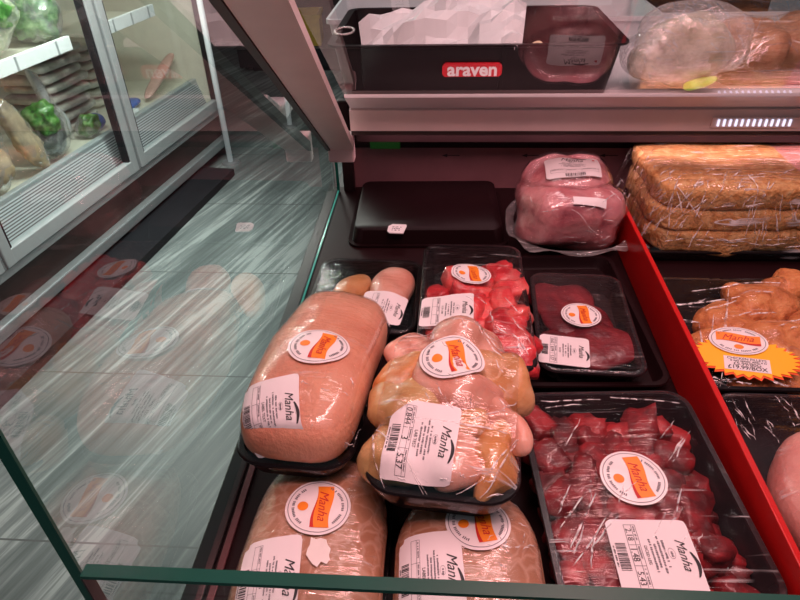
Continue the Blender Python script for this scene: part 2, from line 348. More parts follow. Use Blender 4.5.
def frame_at(x, y, z, rz=0, rx=0):
    M = Matrix.Translation((x,y,z)) @ Euler((rx,0,rz)).to_matrix().to_4x4(); return M

# ---------------------------------------------------------------- writing
_TXT = {}
def text_vf(s, size=1.0, shear=0.0, bold=0.0):
    k = (s, shear, bold)
    if k not in _TXT:
        cu = bpy.data.curves.new('t', 'FONT'); cu.body = s; cu.size = 1; cu.shear = shear; cu.offset = bold; cu.resolution_u = 3
        cu.align_x = 'CENTER'; cu.align_y = 'CENTER'
        o = bpy.data.objects.new('t', cu); COL.objects.link(o); bpy.context.view_layer.update()
        me = bpy.data.meshes.new_from_object(o.evaluated_get(bpy.context.evaluated_depsgraph_get()))
        _TXT[k] = ([v.co.copy() for v in me.vertices], [tuple(p.vertices) for p in me.polygons])
        bpy.data.objects.remove(o); bpy.data.curves.remove(cu); bpy.data.meshes.remove(me)
    V, Fc = _TXT[k]
    return [Vector((v.x*size, v.y*size, 0)) for v in V], Fc
def sh(vf, du, dv): return [Vector((v[0]+du, v[1]+dv, 0)) for v in vf[0]], vf[1]
def fit(vf, w):
    xs = [v.x for v in vf[0]]; s = w/(max(xs)-min(xs)); c = (max(xs)+min(xs))/2
    return [Vector(((v.x-c)*s, v.y*s, 0)) for v in vf[0]], vf[1]
def rect2(u0, u1, v0, v1, n=1):
    V = []; Fc = []
    for i in range(n+1):
        u = u0+(u1-u0)*i/n; V += [Vector((u, v0, 0)), Vector((u, v1, 0))]
    for i in range(n): Fc.append((2*i, 2*i+2, 2*i+3, 2*i+1))
    return V, Fc
def arc2(r0, r1, a0, a1, n=32, sy=1.0):
    V = []; Fc = []
    for i in range(n+1):
        a = math.radians(a0+(a1-a0)*i/n); V += [Vector((r0*math.cos(a), sy*r0*math.sin(a), 0)), Vector((r1*math.cos(a), sy*r1*math.sin(a), 0))]
    for i in range(n): Fc.append((2*i, 2*i+1, 2*i+3, 2*i+2))
    return V, Fc
def disc2(r, rings=6, n=40, sy=1.0):
    V = [Vector((0,0,0))]; Fc = []
    for k in range(1, rings+1):
        for i in range(n):
            a = 2*PI*i/n; V.append(Vector((r*k/rings*math.cos(a), sy*r*k/rings*math.sin(a), 0)))
    for i in range(n): Fc.append((0, 1+i, 1+(i+1) % n))
    for k in range(rings-1):
        for i in range(n):
            a, b = 1+k*n+i, 1+k*n+(i+1) % n; Fc.append((a, a+n, b+n, b))
    return V, Fc
def tinytext(r, a0, a1, n, hgt, sy=1.0):
    """Unreadably small lettering round a ring, as ticks."""
    rnd = random.Random(n); out = []
    for i in range(n):
        if rnd.random() < .13: continue
        a = a0+(a1-a0)*i/n; d = abs(a1-a0)/n*.62
        out.append(arc2(r-hgt/2*rnd.uniform(.5,1), r+hgt/2, a, a+d, 1, sy))
    return join(*out)
def tinyline(u0, u1, v, hgt, seed):
    rnd = random.Random(seed); u = u0; out = []
    while u < u1:
        w = rnd.uniform(.5, 1.3)*hgt*.7
        if rnd.random() > .16: out.append(rect2(u, min(u+w*.7, u1), v-hgt/2*rnd.uniform(.6,1), v+hgt/2*rnd.uniform(.6,1)))
        u += w
    return join(*out)

class Surf:
    """A surface to stick things on, in the frame of its thing."""
    def __init__(s, vf, root):
        s.bvh = BVHTree.FromPolygons([Vector(v) for v in vf[0]], vf[1]); s.root = root; s.M = root.matrix_world.copy(); s.I = s.M.inverted()
    def sight(s, px, py):
        o = s.I @ EYEP; d = (s.I.to_3x3() @ ray(px, py)).normalized()
        h = s.bvh.ray_cast(o, d)
        if h[0] is None:
            print('MISS', px, py, s.root.name); n = s.bvh.find_nearest(o + d*.7); return n[0], Vector((0,0,1))
        n = h[1]
        return h[0], n if n.dot(d) < 0 else -n
    def patch(s, px, py, ang, spread=.02):
        c, n = s.sight(px, py); n0 = n.copy(); acc = n.copy()
        t = n0.orthogonal().normalized(); b = n0.cross(t)
        for k in range(10):
            a = 2*PI*k/10; q = c+(t*math.cos(a)+b*math.sin(a))*spread+n0*.05
            h = s.bvh.ray_cast(q, -n0)
            if h[0] is not None: acc += h[1] if h[1].dot(n0) > 0 else -h[1]
        n = acc.normalized(); a = math.radians(ang)
        X = Vector((math.cos(a), math.sin(a), 0)); X = (X - n*X.dot(n)).normalized(); Y = n.cross(X)
        return c, X, Y, n
    def drape(s, vf, P, off):
        c, X, Y, n = P; V = []
        for v in vf[0]:
            p = c+X*v[0]+Y*v[1]; h = s.bvh.ray_cast(p+n*.05, -n, .1)
            d = 0 if h[0] is None else (h[0]-p).dot(n)
            V.append(p + n*(max(-.03, min(.02, d))+off))
        return V, vf[1]
class Card:
    """A stiff flat card lying on a surface: print and stickers on it stay flat."""
    def __init__(s, surf, px, py, ang, spread, lift):
        s.s = surf; s.root = surf.root; c, X, Y, n = surf.patch(px, py, ang, spread); s.P = (c+n*lift, X, Y, n)
    def patch(s, px, py, ang, spread=0):
        c, X, Y, n = s.P; o = s.s.I @ EYEP; d = s.s.I.to_3x3() @ ray(px, py); q = o + d*((c-o).dot(n)/d.dot(n))
        a = math.radians(ang); return q, X*math.cos(a)+Y*math.sin(a), -X*math.sin(a)+Y*math.cos(a), n
    def drape(s, vf, P, off):
        c, X, Y, n = P; return [c+X*v[0]+Y*v[1]+n*off for v in vf[0]], vf[1]
def subdiv2(vf, maxlen=.006):
    bm = bmesh.new(); vs = [bm.verts.new(v) for v in vf[0]]
    for f in vf[1]:
        try: bm.faces.new([vs[i] for i in f])
        except ValueError: pass
    for _ in range(4):
        es = [e for e in bm.edges if e.calc_length() > maxlen]
        if not es: break
        bmesh.ops.subdivide_edges(bm, edges=es, cuts=1, use_grid_fill=True)
    return from_bm(bm)

def flag(w, h):
    """Wavy banner emblem: upright frame, tail sweeping at the right."""
    n = 16; V = []; Fc = []
    for i in range(n+1):
        t = i/n; x = (t-.5)*w; y = .11*h*math.sin(t*2*PI*.85+.5)
        V += [Vector((x, y-h/2*(1-.1*t), 0)), Vector((x, y+h/2, 0))]
    for i in range(n): Fc.append((2*i, 2*i+2, 2*i+3, 2*i+1))
    return V, Fc
def sticker(surf, px, py, r, ang, sy=1.0, parent=None):
    P = surf.patch(px, py, ang, r*.7); par = parent or surf.root
    D = surf.drape
    st = mesh('brand_sticker', D(disc2(r, sy=sy), P, .0010), 'sticker_white', par, True)
    st['label'] = 'round white sticker with an orange banner emblem'
    mesh('sticker_print', D(join(arc2(r*.90, r*.92, 0, 360, 48, sy), tinytext(r*.75, 150, 35, 26, r*.09, sy), tinytext(r*.75, 215, 325, 24, r*.09, sy)), P, .0014), 'ink_grey', st)
    mesh('banner', D(join(sh(flag(r*1.5, r*.50*(.6+.4*sy)), 0, r*.16*sy), sh(disc2(r*.165, 3, 18, sy), 0, -r*.46*sy)), P, .0014), 'orange', st)
    e = flag(r*1.5, r*.50*(.6+.4*sy)); V = []
    low = [e[0][2*i] for i in range(17)]; tail = []
    for i in range(17):
        t = i/16; V += [low[i]+Vector((0, r*.16*sy-.09*r*t*t, 0)), low[i]+Vector((0, r*.16*sy+.03*r*t, 0))]
    mesh('banner_edge', D((V, [(2*i, 2*i+2, 2*i+3, 2*i+1) for i in range(16)]), P, .0016), 'emblem_red', st)
    mesh('lettering', D(sh(fit(text_vf('Manha', 1, .4, 0), r*1.08), 0, r*.15*sy), P, .0018), 'emblem_red', st)
    return st
def price_label(surf, px, py, w, h, ang, title='', nums=('', '', ''), seed=1, dot=False, clip=0.12):
    """Weighing label: upright frame, brand on top, table and barcode below; w runs along the writing."""
    P = surf.patch(px, py, ang, min(w, h)*.4); D = surf.drape
    bm = bmesh.new(); r = .004; c = clip*h
    pts = [(-w/2+c, -h/2), (w/2-r, -h/2), (w/2, -h/2+r), (w/2, h/2-r), (w/2-r, h/2), (-w/2+r, h/2), (-w/2, h/2-r), (-w/2, -h/2+c)]
    # grid filled sheet clipped to the outline
    nx, ny = 14, 12
    def inside(u, v):
        if u+w/2 + v+h/2 < c: k = (c-(u+w/2+v+h/2))/2; return u+k, v+k
        return u, v
    V = []; Fc = []
    for j in range(ny+1):
        for i in range(nx+1):
            u, v = inside(-w/2+w*i/nx, -h/2+h*j/ny)
            if (i in (0,nx)) and (j in (0,ny)): u -= math.copysign(r*.35, u); v -= math.copysign(r*.35, v)
            V.append(Vector((u, v, 0)))
    for j in range(ny):
        for i in range(nx): Fc.append((j*(nx+1)+i, j*(nx+1)+i+1, (j+1)*(nx+1)+i+1, (j+1)*(nx+1)+i))
    lb = mesh('price_label', D((V, Fc), P, .0012), 'paper_label', surf.root, True)
    lb['label'] = 'white printed price label'
    U = lambda a: (a-.5)*w
    Vv = lambda b: (b-.5)*h
    s = h
    pr = [arc2(.07*s, .075*s, 0, 360, 20, .55)]
    pr = [sh(pr[0], U(.48), Vv(.70))]
    for k, (a, b, v) in enumerate(((.30,.66,.63),(.24,.74,.58),(.32,.68,.53),(.28,.72,.48))): pr.append(tinyline(U(a), U(b), Vv(v), .03*s, seed*10+k))
    pr.append(tinyline(U(.44), U(.53), Vv(.70), .035*s, seed*10+8))
    lw = .006*s
    for v in (.22, .36): pr.append(rect2(U(.08), U(.95), Vv(v)-lw/2, Vv(v)+lw/2, 6))
    pr.append(rect2(U(.08), U(.95), Vv(.31)-lw/2, Vv(.31)+lw/2, 6))
    for u in (.08, .36, .64, .95): pr.append(rect2(U(u)-lw/2, U(u)+lw/2, Vv(.22), Vv(.36)))
    for k, (a, b) in enumerate(((.10,.3),(.38,.55),(.66,.9))): pr.append(tinyline(U(a), U(b), Vv(.335), .025*s, seed*10+20+k))
    mesh('small_print', D(subdiv2(join(*pr)), P, .0016), 'ink_grey', lb)
    rnd = random.Random(seed); bars = []; u = .34
    while u < .70:
        b = rnd.choice((.006,.010,.015)); bars.append(rect2(U(u), U(u+b), Vv(.055), Vv(.18))); u += b+rnd.choice((.006,.010,.014))
    bars.append(tinyline(U(.38), U(.66), Vv(.03), .022*s, seed*10+30))
    mesh('barcode', D(join(*bars), P, .0016), 'ink', lb)
    tx = [sh(fit(text_vf('Manha', 1, .45, 0), .42*w), U(.5), Vv(.835))]
    sw = []
    n = 14
    for i in range(n+1):
        t = i/n; th = .022*s*math.sin(PI*t)**.8+.001
        sw += [Vector((U(.46+.32*t), Vv(.915+.045*math.sin(PI*t*.9))-th*.3, 0)), Vector((U(.46+.32*t), Vv(.915+.045*math.sin(PI*t*.9))+th, 0))]
    mesh('swoosh', D((sw, [(2*i, 2*i+2, 2*i+3, 2*i+1) for i in range(n)]), P, .0017), 'ink', lb)
    if title: mesh('product_name', D(sh(fit(text_vf(title, 1, 0, .002), .028*len(title)*w), U(.5), Vv(.415)), P, .0017), 'ink', lb)
    for t, u in zip(nums, (.22, .5, .8)):
        if t: mesh('figures', D(sh(fit(text_vf(t, 1), .042*len(t)*w), U(u), Vv(.262)), P, .0017), 'ink', lb)
    mesh('lettering', D(join(*tx), P, .0017), 'ink', lb)
    if dot: mesh('red_mark', D(sh(disc2(.045*s, 2, 16), U(dot[0]), Vv(dot[1])), P, .0018), 'logo_red', lb)
    return lb

# ---------------------------------------------------------------- packs
def add_glint_folds(surf, segs, wid=.0012, hgt=.0010):
    """White fold strips that paint in highlight streaks: slim tapering tents, joined to the film."""
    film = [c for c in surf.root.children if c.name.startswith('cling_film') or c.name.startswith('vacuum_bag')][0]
    me = film.data; bm = bmesh.new(); bm.from_mesh(me); me.materials.append(MATS['film_glint'])
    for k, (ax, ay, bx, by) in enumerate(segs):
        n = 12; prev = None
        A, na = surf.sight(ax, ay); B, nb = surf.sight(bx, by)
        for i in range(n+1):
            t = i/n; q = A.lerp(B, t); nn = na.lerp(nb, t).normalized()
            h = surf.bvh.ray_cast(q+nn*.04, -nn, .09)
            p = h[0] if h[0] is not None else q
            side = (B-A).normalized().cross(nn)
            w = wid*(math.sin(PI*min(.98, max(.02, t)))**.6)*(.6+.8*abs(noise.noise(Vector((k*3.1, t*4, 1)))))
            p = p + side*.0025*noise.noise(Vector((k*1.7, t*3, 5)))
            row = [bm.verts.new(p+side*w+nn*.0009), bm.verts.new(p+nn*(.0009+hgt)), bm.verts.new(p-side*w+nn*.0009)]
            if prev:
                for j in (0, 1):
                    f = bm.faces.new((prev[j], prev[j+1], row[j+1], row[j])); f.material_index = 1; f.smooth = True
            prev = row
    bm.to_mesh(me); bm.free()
def fan(seed, n, x0, y0, x1, y1, dx, dy, jit, ln=1.0):
    rnd = random.Random(seed); out = []
    for i in range(n):
        cx = rnd.uniform(x0, x1); cy = rnd.uniform(y0, y1); l = rnd.uniform(.4, 1)*ln; a = rnd.uniform(-jit, jit)
        ddx = dx*math.cos(a)-dy*math.sin(a); ddy = dx*math.sin(a)+dy*math.cos(a)
        out.append((cx-ddx*l/2, cy-ddy*l/2, cx+ddx*l/2, cy+ddy*l/2))
    return out
def film_over(w, d, rim, bvh_parts, r=.025, nx=44, ny=52, it=160, skirt=.6, amp=.0006, seed=0, slack=.0015):
    """Cling film stretched over a tray: a membrane held at the rim and lifted by what is inside."""
    bv = BVHTree.FromPolygons(*[list(x) for x in join(*bvh_parts)])
    ux = np.linspace(-1, 1, nx+1); vy = np.linspace(-1, 1, ny+1)
    X = np.zeros((ny+1, nx+1)); Y = X.copy(); Z = np.full_like(X, rim); O = np.full_like(X, -1.0)
    for j, v in enumerate(vy):
        for i, u in enumerate(ux):
            k = max(abs(u), abs(v))
            x, y = u*w/2, v*d/2
            if k > 0:   # pull corners in to the rounded rim
                bx, by = x/k, y/k
                ex, ey = abs(bx)-(w/2-r), abs(by)-(d/2-r)
                if ex > 0 and ey > 0:
                    l = math.hypot(ex, ey); f = r/l
                    nx_, ny_ = math.copysign(w/2-r+ex*f, bx), math.copysign(d/2-r+ey*f, by)
                    x, y = nx_*k, ny_*k
            X[j,i], Y[j,i] = x, y
            h = bv.ray_cast(Vector((x, y, .5)), Vector((0,0,-1)))
            if h[0] is not None: O[j,i] = h[0].z+slack
    B = np.zeros_like(X, bool); B[0,:] = B[-1,:] = B[:,0] = B[:,-1] = True
    Z = np.maximum(Z, O); Z[B] = rim
    for _ in range(it):
        A = Z.copy(); A[1:-1,1:-1] = .25*(Z[2:,1:-1]+Z[:-2,1:-1]+Z[1:-1,2:]+Z[1:-1,:-2])
        Z = np.maximum(A, O); Z[B] = rim
    V = []; Fc = []
    for j in range(ny+1):
        for i in range(nx+1):
            p = Vector((X[j,i], Y[j,i], Z[j,i]+.0006)); p.z += amp*noise.noise(p*90+Vector((seed,0,0))); V.append(p)
    for j in range(ny):
        for i in range(nx): Fc.append((j*(nx+1)+i, j*(nx+1)+i+1, (j+1)*(nx+1)+i+1, (j+1)*(nx+1)+i))
    top = (list(V), list(Fc))
    ring = [i for i in range(nx+1)] + [(j)*(nx+1)+nx for j in range(1, ny+1)] + [ny*(nx+1)+i for i in range(nx-1,-1,-1)] + [j*(nx+1) for j in range(ny-1,0,-1)]
    k = len(V)
    for q, i in enumerate(ring):
        p = V[i]; V.append(Vector((p.x*1.012, p.y*1.010, rim-.002)))
    for q, i in enumerate(ring):
        p = V[i]; wob = .002*noise.noise(Vector((p.x*40, p.y*40, seed)))
        V.append(Vector((p.x*(1-.10*skirt)+wob, p.y*(1-.06*skirt)+wob, rim*(1-skirt))))
    n = len(ring)
    for q in range(n):
        a, b = ring[q], ring[(q+1) % n]; c, e = k+q, k+(q+1) % n
        Fc.append((a, b, e, c)); Fc.append((c, e, e+n, c+n))
    return (V, Fc), top
def pack(name, label, cat, M, w, d, h, tray_mat, contents, film='film', group=None, r=.022, seed=0, skirt=.6, fit_=.98, traylabel=None, amp=.0006, it=160):
    """Tray, contents, film. contents: list of (name, vf, material)."""
    root = thing(name, label, cat, M, group)
    t = mesh('tray', tray(w, d, h, r), tray_mat, root, True)
    md = t.modifiers.new('b', 'EDGE_SPLIT'); md.split_angle = math.radians(40)
    contents = [(nm, ([Vector((v.x, v.y, max(v.z, .004+.002*(v.z < -.01)))) for v in map(Vector, vf[0])], vf[1]), mt) for nm, vf, mt in contents]
    for nm, vf, mt in contents: mesh(nm, vf, mt, root, True)
    fv, top = film_over(w*fit_, d*fit_, h, [c[1] for c in contents], r+.004, seed=seed, skirt=skirt, amp=amp, it=it)
    f = mesh('cling_film', fv, film, root, True); f['label'] = 'clear cling film'
    return root, Surf(top, root)

# ================================================================= the setting
tag(mesh('floor', box(-3.6, 3.0, -1.2, 6.6, -1.0, -.9), 'floor'), kind='structure')
tag(mesh('wall_back', box(-3.6, 3.0, 6.5, 6.6, -.9, 1.9), 'wall_back'), kind='structure')
tag(mesh('wall_left', box(-3.7, -3.6, -1.2, 6.6, -.9, 1.9), 'wall_dark'), kind='structure')

# ================================================================= refrigerated counter
GX = -.230                      # end glass plane
XR = 1.12
ctr = thing('display_counter', 'refrigerated meat counter with low glass panes, maroon back and raised service shelf', 'counter', Matrix.Translation((.4,.7,-.9)))
def cpart(name, vf, mt, smooth=False, parent=None):
    o = mesh(name, xf(vf, Matrix.Translation((-.4,-.7,.9))), mt, parent or ctr, smooth); return o
cpart('plinth', box(GX-.02, XR, .17, 1.86, -.9, -.03), 'plinth')
cpart('deck', box(GX-.002, XR, .17, 1.26, -.03, 0), 'deck')
cpart('base_rail', box(GX-.024, GX-.002, .17, 1.27, -.03, .004, .002), 'rail_dark')
cpart('inner_trim', box(GX+.002, GX+.010, .20, .75, 0, .004, .001), 'rail_pink')
bp = cpart('back_panel', box(GX+.01, XR, 1.262, 1.275, -.03, .094), 'panel_maroon')
dk = cpart('air_duct', box(GX+.01, XR, 1.255, 1.30, .094, .150), 'panel_dark')
for px in (452, 532, 610):      # printed arrows pointing left
    p = aty(px, 155.5, 1.2612)
    a = xf(join(rect2(-.012, .016, -.0009, .0009), ([Vector((-.022,0,0)), Vector((-.010,.004,0)), Vector((-.010,-.004,0))], [(0,1,2)])), Matrix.Translation(p) @ Euler((PI/2,0,0)).to_matrix().to_4x4())
    cpart('printed_arrow', a, 'ink', parent=bp)
p = aty(385, 143, 1.253); cpart('temperature_display', box(p.x-.032, p.x+.032, 1.251, 1.256, p.z-.013, p.z+.014, .002), 'green_lcd')
cpart('end_post', box(GX+.012, GX+.036, 1.235, 1.254, 0, .20, .003), 'panel_dark')
# upper shelf
sh_ = cpart('service_shelf', box(-.168, XR, 1.084, 1.86, .205, .235, .003), 'shelf_white')
cpart('shelf_front_rail', hexa([(-.168,1.072,.199),(XR,1.072,.199),(XR,1.09,.199),(-.168,1.09,.199),(-.168,1.072,.236),(XR,1.072,.236),(XR,1.09,.241),(-.168,1.09,.241)]), 'alu_pink')
cpart('perforated_strip', box(-.168, XR, 1.078, 1.14, .188, .1995, .002), 'gasket')
cpart('under_shelf', box(-.168, XR, 1.14, 1.30, .152, .2045), 'panel_dark')
# sloping end beam carrying the upper glass
BL = .68
def bz(y): return .162+BL*(1.075-y)
T = .016
y0, y1 = 1.075, .26
cpart('end_beam', hexa([(-.208,y0,bz(y0)),(-.165,y0,bz(y0)),(-.118,y1,bz(y1)),(-.184,y1,bz(y1)),(-.208,y0,bz(y0)+T),(-.165,y0,bz(y0)+T),(-.118,y1,bz(y1)+T),(-.184,y1,bz(y1)+T)]), 'alu_pink')
cpart('beam_gasket', hexa([(-.216,y0,bz(y0)-.002),(-.209,y0,bz(y0)-.002),(-.185,y1,bz(y1)-.002),(-.198,y1,bz(y1)-.002),(-.216,y0,bz(y0)+T),(-.209,y0,bz(y0)+T),(-.185,y1,bz(y1)+T),(-.198,y1,bz(y1)+T)]), 'gasket')
cpart('corner_bracket', box(-.214, -.166, 1.0765, 1.10, .136, .190, .003), 'bracket')
def cz(y): return .2265+.675*(1.095-y)
cpart('glass_channel', hexa([(-.166,1.104,cz(1.104)+.001),(XR,1.104,cz(1.104)+.001),(XR,1.018,cz(1.018)-.003),(-.166,1.018,cz(1.018)-.003),(-.166,1.104,cz(1.104)+.008),(XR,1.104,cz(1.104)+.008),(XR,1.018,cz(1.018)+.003),(-.166,1.018,cz(1.018)+.003)]), 'shelf_white')
cpart('upper_glass', ([Vector((-.165,1.095,cz(1.095))), Vector((XR,1.095,cz(1.095))), Vector((XR,.26,cz(.26))), Vector((-.165,.26,cz(.26)))], [(0,1,2,3)]), 'glass_canopy')
# end glass: a vertical pane with polished green edges
FY = .206
g = cpart('end_glass', ([Vector((GX,FY,.0)), Vector((GX,1.235,.0)), Vector((GX,1.235,.16)), Vector((GX,FY+.02,.90)), Vector((GX,FY,.90))], [(0,1,2,3,4)]), 'glass')
cpart('polished_edge', box(GX-.004, GX+.004, FY-.001, FY+.001, .0, .90), 'glass_edge', parent=g)
cpart('polished_edge', box(GX-.0015, GX+.0015, .55, 1.236, .0005, .0035), 'glass_edge_glow', parent=g)
cpart('polished_edge', box(GX-.003, GX+.003, 1.235, 1.238, .0, .16), 'glass_edge', parent=g)
# low front glass
pL = aty(83, 570, .19); pR = aty(775, 601, .19)
sl = (pR.z-pL.z)/(pR.x-pL.x)
zz = lambda x: pL.z+sl*(x-pL.x)
x0, x1 = pL.x, XR
fg = cpart('front_glass', ([Vector((x0,.19,0)), Vector((x1,.19,0)), Vector((x1,.19,zz(x1))), Vector((x0,.19,zz(x0)))], [(0,1,2,3)]), 'glass')
cpart('polished_edge', hexa([(x0,.186,zz(x0)-.003),(x1,.186,zz(x1)-.003),(x1,.194,zz(x1)-.003),(x0,.194,zz(x0)-.003),(x0,.186,zz(x0)),(x1,.186,zz(x1)),(x1,.194,zz(x1)),(x0,.194,zz(x0))]), 'glass_edge', parent=fg)
cpart('polished_edge', box(x0-.0006, x0+.0006, .186, .194, 0, zz(x0)-.0031), 'gasket', parent=fg)
ls = cpart('led_reflection_strip', box(.455, .60, 1.0685, 1.0718, .206, .224, .001), 'alu_pink')  # glowing blocks modelled in place of LEDs reflected in the shelf edge
for i in range(13):
    x = .466+i*.0098
    cpart('led_reflection', box(x-.0017, x+.0017, 1.066, 1.0686, .209, .221, .0006, 1), 'led_reflection', parent=ls)

# red divider strip standing on the deck
dv = mesh('red_divider', xf(join(box(-.0035, .0035, -.45, .40, .0004, .081, .0012)), Matrix.Translation((.3235,.665,.0))), 'red_acrylic')
tag(dv, 'long red acrylic divider strip between the two columns of meat trays', 'divider')

# ================================================================= packs on the deck
R_ = random.Random(3)
# -- tray of dark diced beef, front right of the left compartment
M, w, d = frame3((545,615,.055), (783,612,.055), (528,393,.055), .055)
cont = []; k = 0
for lay, (nx, ny, z) in enumerate(((7,9,.020), (6,9,.036))):
    for j in range(ny):
        for i in range(nx):
            x = (i+.5)/nx*(w-.040)-(w-.040)/2-.010*(lay) + R_.uniform(-.008,.008); y = (j+.5)/ny*(d-.055)-(d-.055)/2-.012 + R_.uniform(-.009,.009)
            if lay == 1 and x > w*.30: continue
            s = R_.uniform(.015,.021); k += 1; z2 = z+R_.uniform(-.002,.005)*lay
            cont.append(('meat_chunk', chunk((x,y,z2), (s*R_.uniform(.8,1.5),s*R_.uniform(.7,1.0),s*.72), (R_.uniform(-.3,.3),R_.uniform(-.3,.3),R_.uniform(0,3)), k, .3), 'red_dark'))
cont.append(('meat_mass', blob((-.012,-.012,.020), ((w-.05)/2,(d-.055)/2,.016), (5,2.5), .008, 30, 3), 'red_deep'))
beef, S = pack('diced_meat_tray', 'large tray of dark red diced meat beside the red divider, front of the counter', 'meat pack', M, w, d, .055, 'tray_smoke', cont, film='film_cross', r=.024, seed=1)
sticker(S, 633, 478, .0345, -84); price_label(S, 655, 556, .077, .078, -92, 'DICED LEG', ('2.18','1.48','5.43'), 2, clip=.02)
add_glint_folds(S, [(596,478,553,560),(602,482,560,566),(612,510,572,566),(618,516,592,548),(690,432,672,462),(684,436,668,460),(540,402,600,400),(610,398,680,404),(545,408,580,405)] + fan(1, 14, 560,430,700,560, -18,30,.5))
# -- dark shallow display tray with a flat pack in it
M, w, d = frame3((500,387,.022), (672,386,.022), (483,256,.022), .022)
bt = thing('display_tray', 'empty-rimmed shallow black tray under the flat dark meat pack', 'tray', M)
bt['label'] = 'shallow black display tray that holds the flat dark meat pack'
o = mesh('tray_body', tray(w, d, .022, .02, lip=.007), 'tray_brown', bt, True); o.modifiers.new('b','EDGE_SPLIT').split_angle = .7
M, w, d = frame3((540,371,.037), (652,377,.037), (528,272,.037), .030)
cont = [('meat_slice', blob((-.012+.02*i-.012, .062-.052*i, .013+.002*i), (.050,.050,.011), (2.6,2.2), .012, 22, i+3, (0,0,.5*i)), 'red_deep') for i in range(3)]
cont.append(('meat_slice', blob((-.03,-.055,.013), (.033,.045,.011), (2.4,2.2), .01, 22, 9, (0,0,.9)), 'red_deep'))
flat, S = pack('sliced_meat_tray', 'flat pack of dark red sliced meat lying inside the shallow black display tray', 'meat pack', M, w, d, .030, 'tray_smoke', cont, film='film_flat', r=.02, seed=2)
sticker(S, 581, 315, .029, -84); price_label(S, 564, 351, .062, .068, -96, 'SLICED', ('0.62','8.99','5.57'), 3, clip=.02)
# -- bright red diced meat, left of it
M, w, d = frame3((409,368,.076), (535,372,.076), (428,244,.076), .045)
cont = []; k = 40
for j in range(8):
    for i in range(4):
        x = (i+.5)/4*(w-.034)-(w-.034)/2+R_.uniform(-.008,.008); y = (j+.5)/8*(d-.075)-(d-.05)/2+R_.uniform(-.006,.006)
        if y > d*.25 and i < 2: continue
        if y > d*.12 and i < 1: continue
        k += 1; s = R_.uniform(.018,.025)
        cont.append(('meat_chunk', chunk((x,y,.022+.012*(i % 2)), (s*R_.uniform(1,1.5),s*R_.uniform(.8,1.1),s*.75), (R_.uniform(-.5,.5),R_.uniform(-.5,.5),R_.uniform(0,3)), k, .3), 'red_bright'))
cont.append(('meat_mass', blob((.012,-.03,.018), ((w-.06)/2,(d-.10)/2,.016), (3,2.5), .008, 30, 5), 'red_bright'))
br, S = pack('diced_meat_tray', 'black tray of bright red diced meat behind the chicken pieces', 'meat pack', M, w, d, .045, 'tray_black', cont, film='film', r=.02, seed=3)
sticker(S, 471, 274, .030, -80); price_label(S, 447, 310, .066, .075, -92, 'DICED LAMB', ('','',''), 4, clip=.02)
add_glint_folds(S, [(505,298,524,325),(512,318,530,345),(508,330,528,356)] + fan(2, 9, 470,300,522,350, 12,16,.4))
# -- chicken fillets, back left
M, w, d = frame3((300,330,.04), (418,335,.04), (322,258,.04), .04)
cont = [('fillet', blob((-.030,.005,.028), (.026,.062,.02), (2.2,2.2), .006, 25, 1, (0,0,-.35)), 'chicken_tan'),
        ('fillet', blob((.038,.010,.034), (.034,.066,.024), (2.3,2.2), .006, 25, 2, (0,0,-.12)), 'chicken_pink'),
        ('fillet', blob((.003,-.05,.026), (.045,.036,.02), (2.2,2.2), .006, 25, 3), 'chicken_tan')]
fl_, S = pack('chicken_fillet_tray', 'black tray of chicken fillets behind the big chicken joint, by the end glass', 'meat pack', M, w, d, .04, 'tray_black', cont, film='film_flat', seed=4)
price_label(S, 382, 307, .060, .068, -98, '', ('','',''), 5, clip=.02)
# -- the two big rolls behind the front glass
def roll(px_label, cx, cy, rx, ry, rz, label, seed, tilt=0):
    M = frame_at(cx, cy, .0008, tilt)
    cont = [('chicken_joint', blob((0,0,rz*.98+.006), (rx,ry,rz), (3.2,2.6), .006, 14, seed, taper=-.03), 'skin_roll')]
    return pack('chicken_joint_pack', label, 'meat pack', M, rx*2+.004, ry*2+.01, .022, 'tray_black', cont, film='film', seed=seed, fit_=.985, r=.03)
ga = 'wrapped chicken joints at the front of the counter'
r1, S = roll(None, -.119, .328, .070, .122, .038, 'wrapped chicken joint with a white fat patch, lower left behind the front glass', 11)
sticker(S, 318, 507, .032, -86); price_label(S, 267, 580, .082, .058, -84, 'CHICKEN', ('','',''), 6); r1['group'] = ga
P = S.patch(319, 552, 20, .008)
mesh('fat_patch', S.drape(([Vector((0,0,0))]+[Vector((.011*(1+.5*noise.noise(Vector((i*1.7,3,0))))*math.cos(i*PI/8), .015*(1+.5*noise.noise(Vector((i*1.3,7,0))))*math.sin(i*PI/8), 0)) for i in range(16)], [(0,1+i,1+(i+1)%16) for i in range(16)]), P, .001), 'fat_white', r1)
r2, S = roll(None, .030, .310, .069, .105, .038, 'wrapped chicken joint under the tray of chicken pieces, behind the front glass', 12)
sticker(S, 478, 522, .031, -76); price_label(S, 430, 574, .082, .060, -86, 'LABEL', ('','',''), 7); r2['group'] = ga
add_glint_folds(S, fan(16, 14, 490,525,535,570, 14,6,1.4,.8), .0009, .0007)
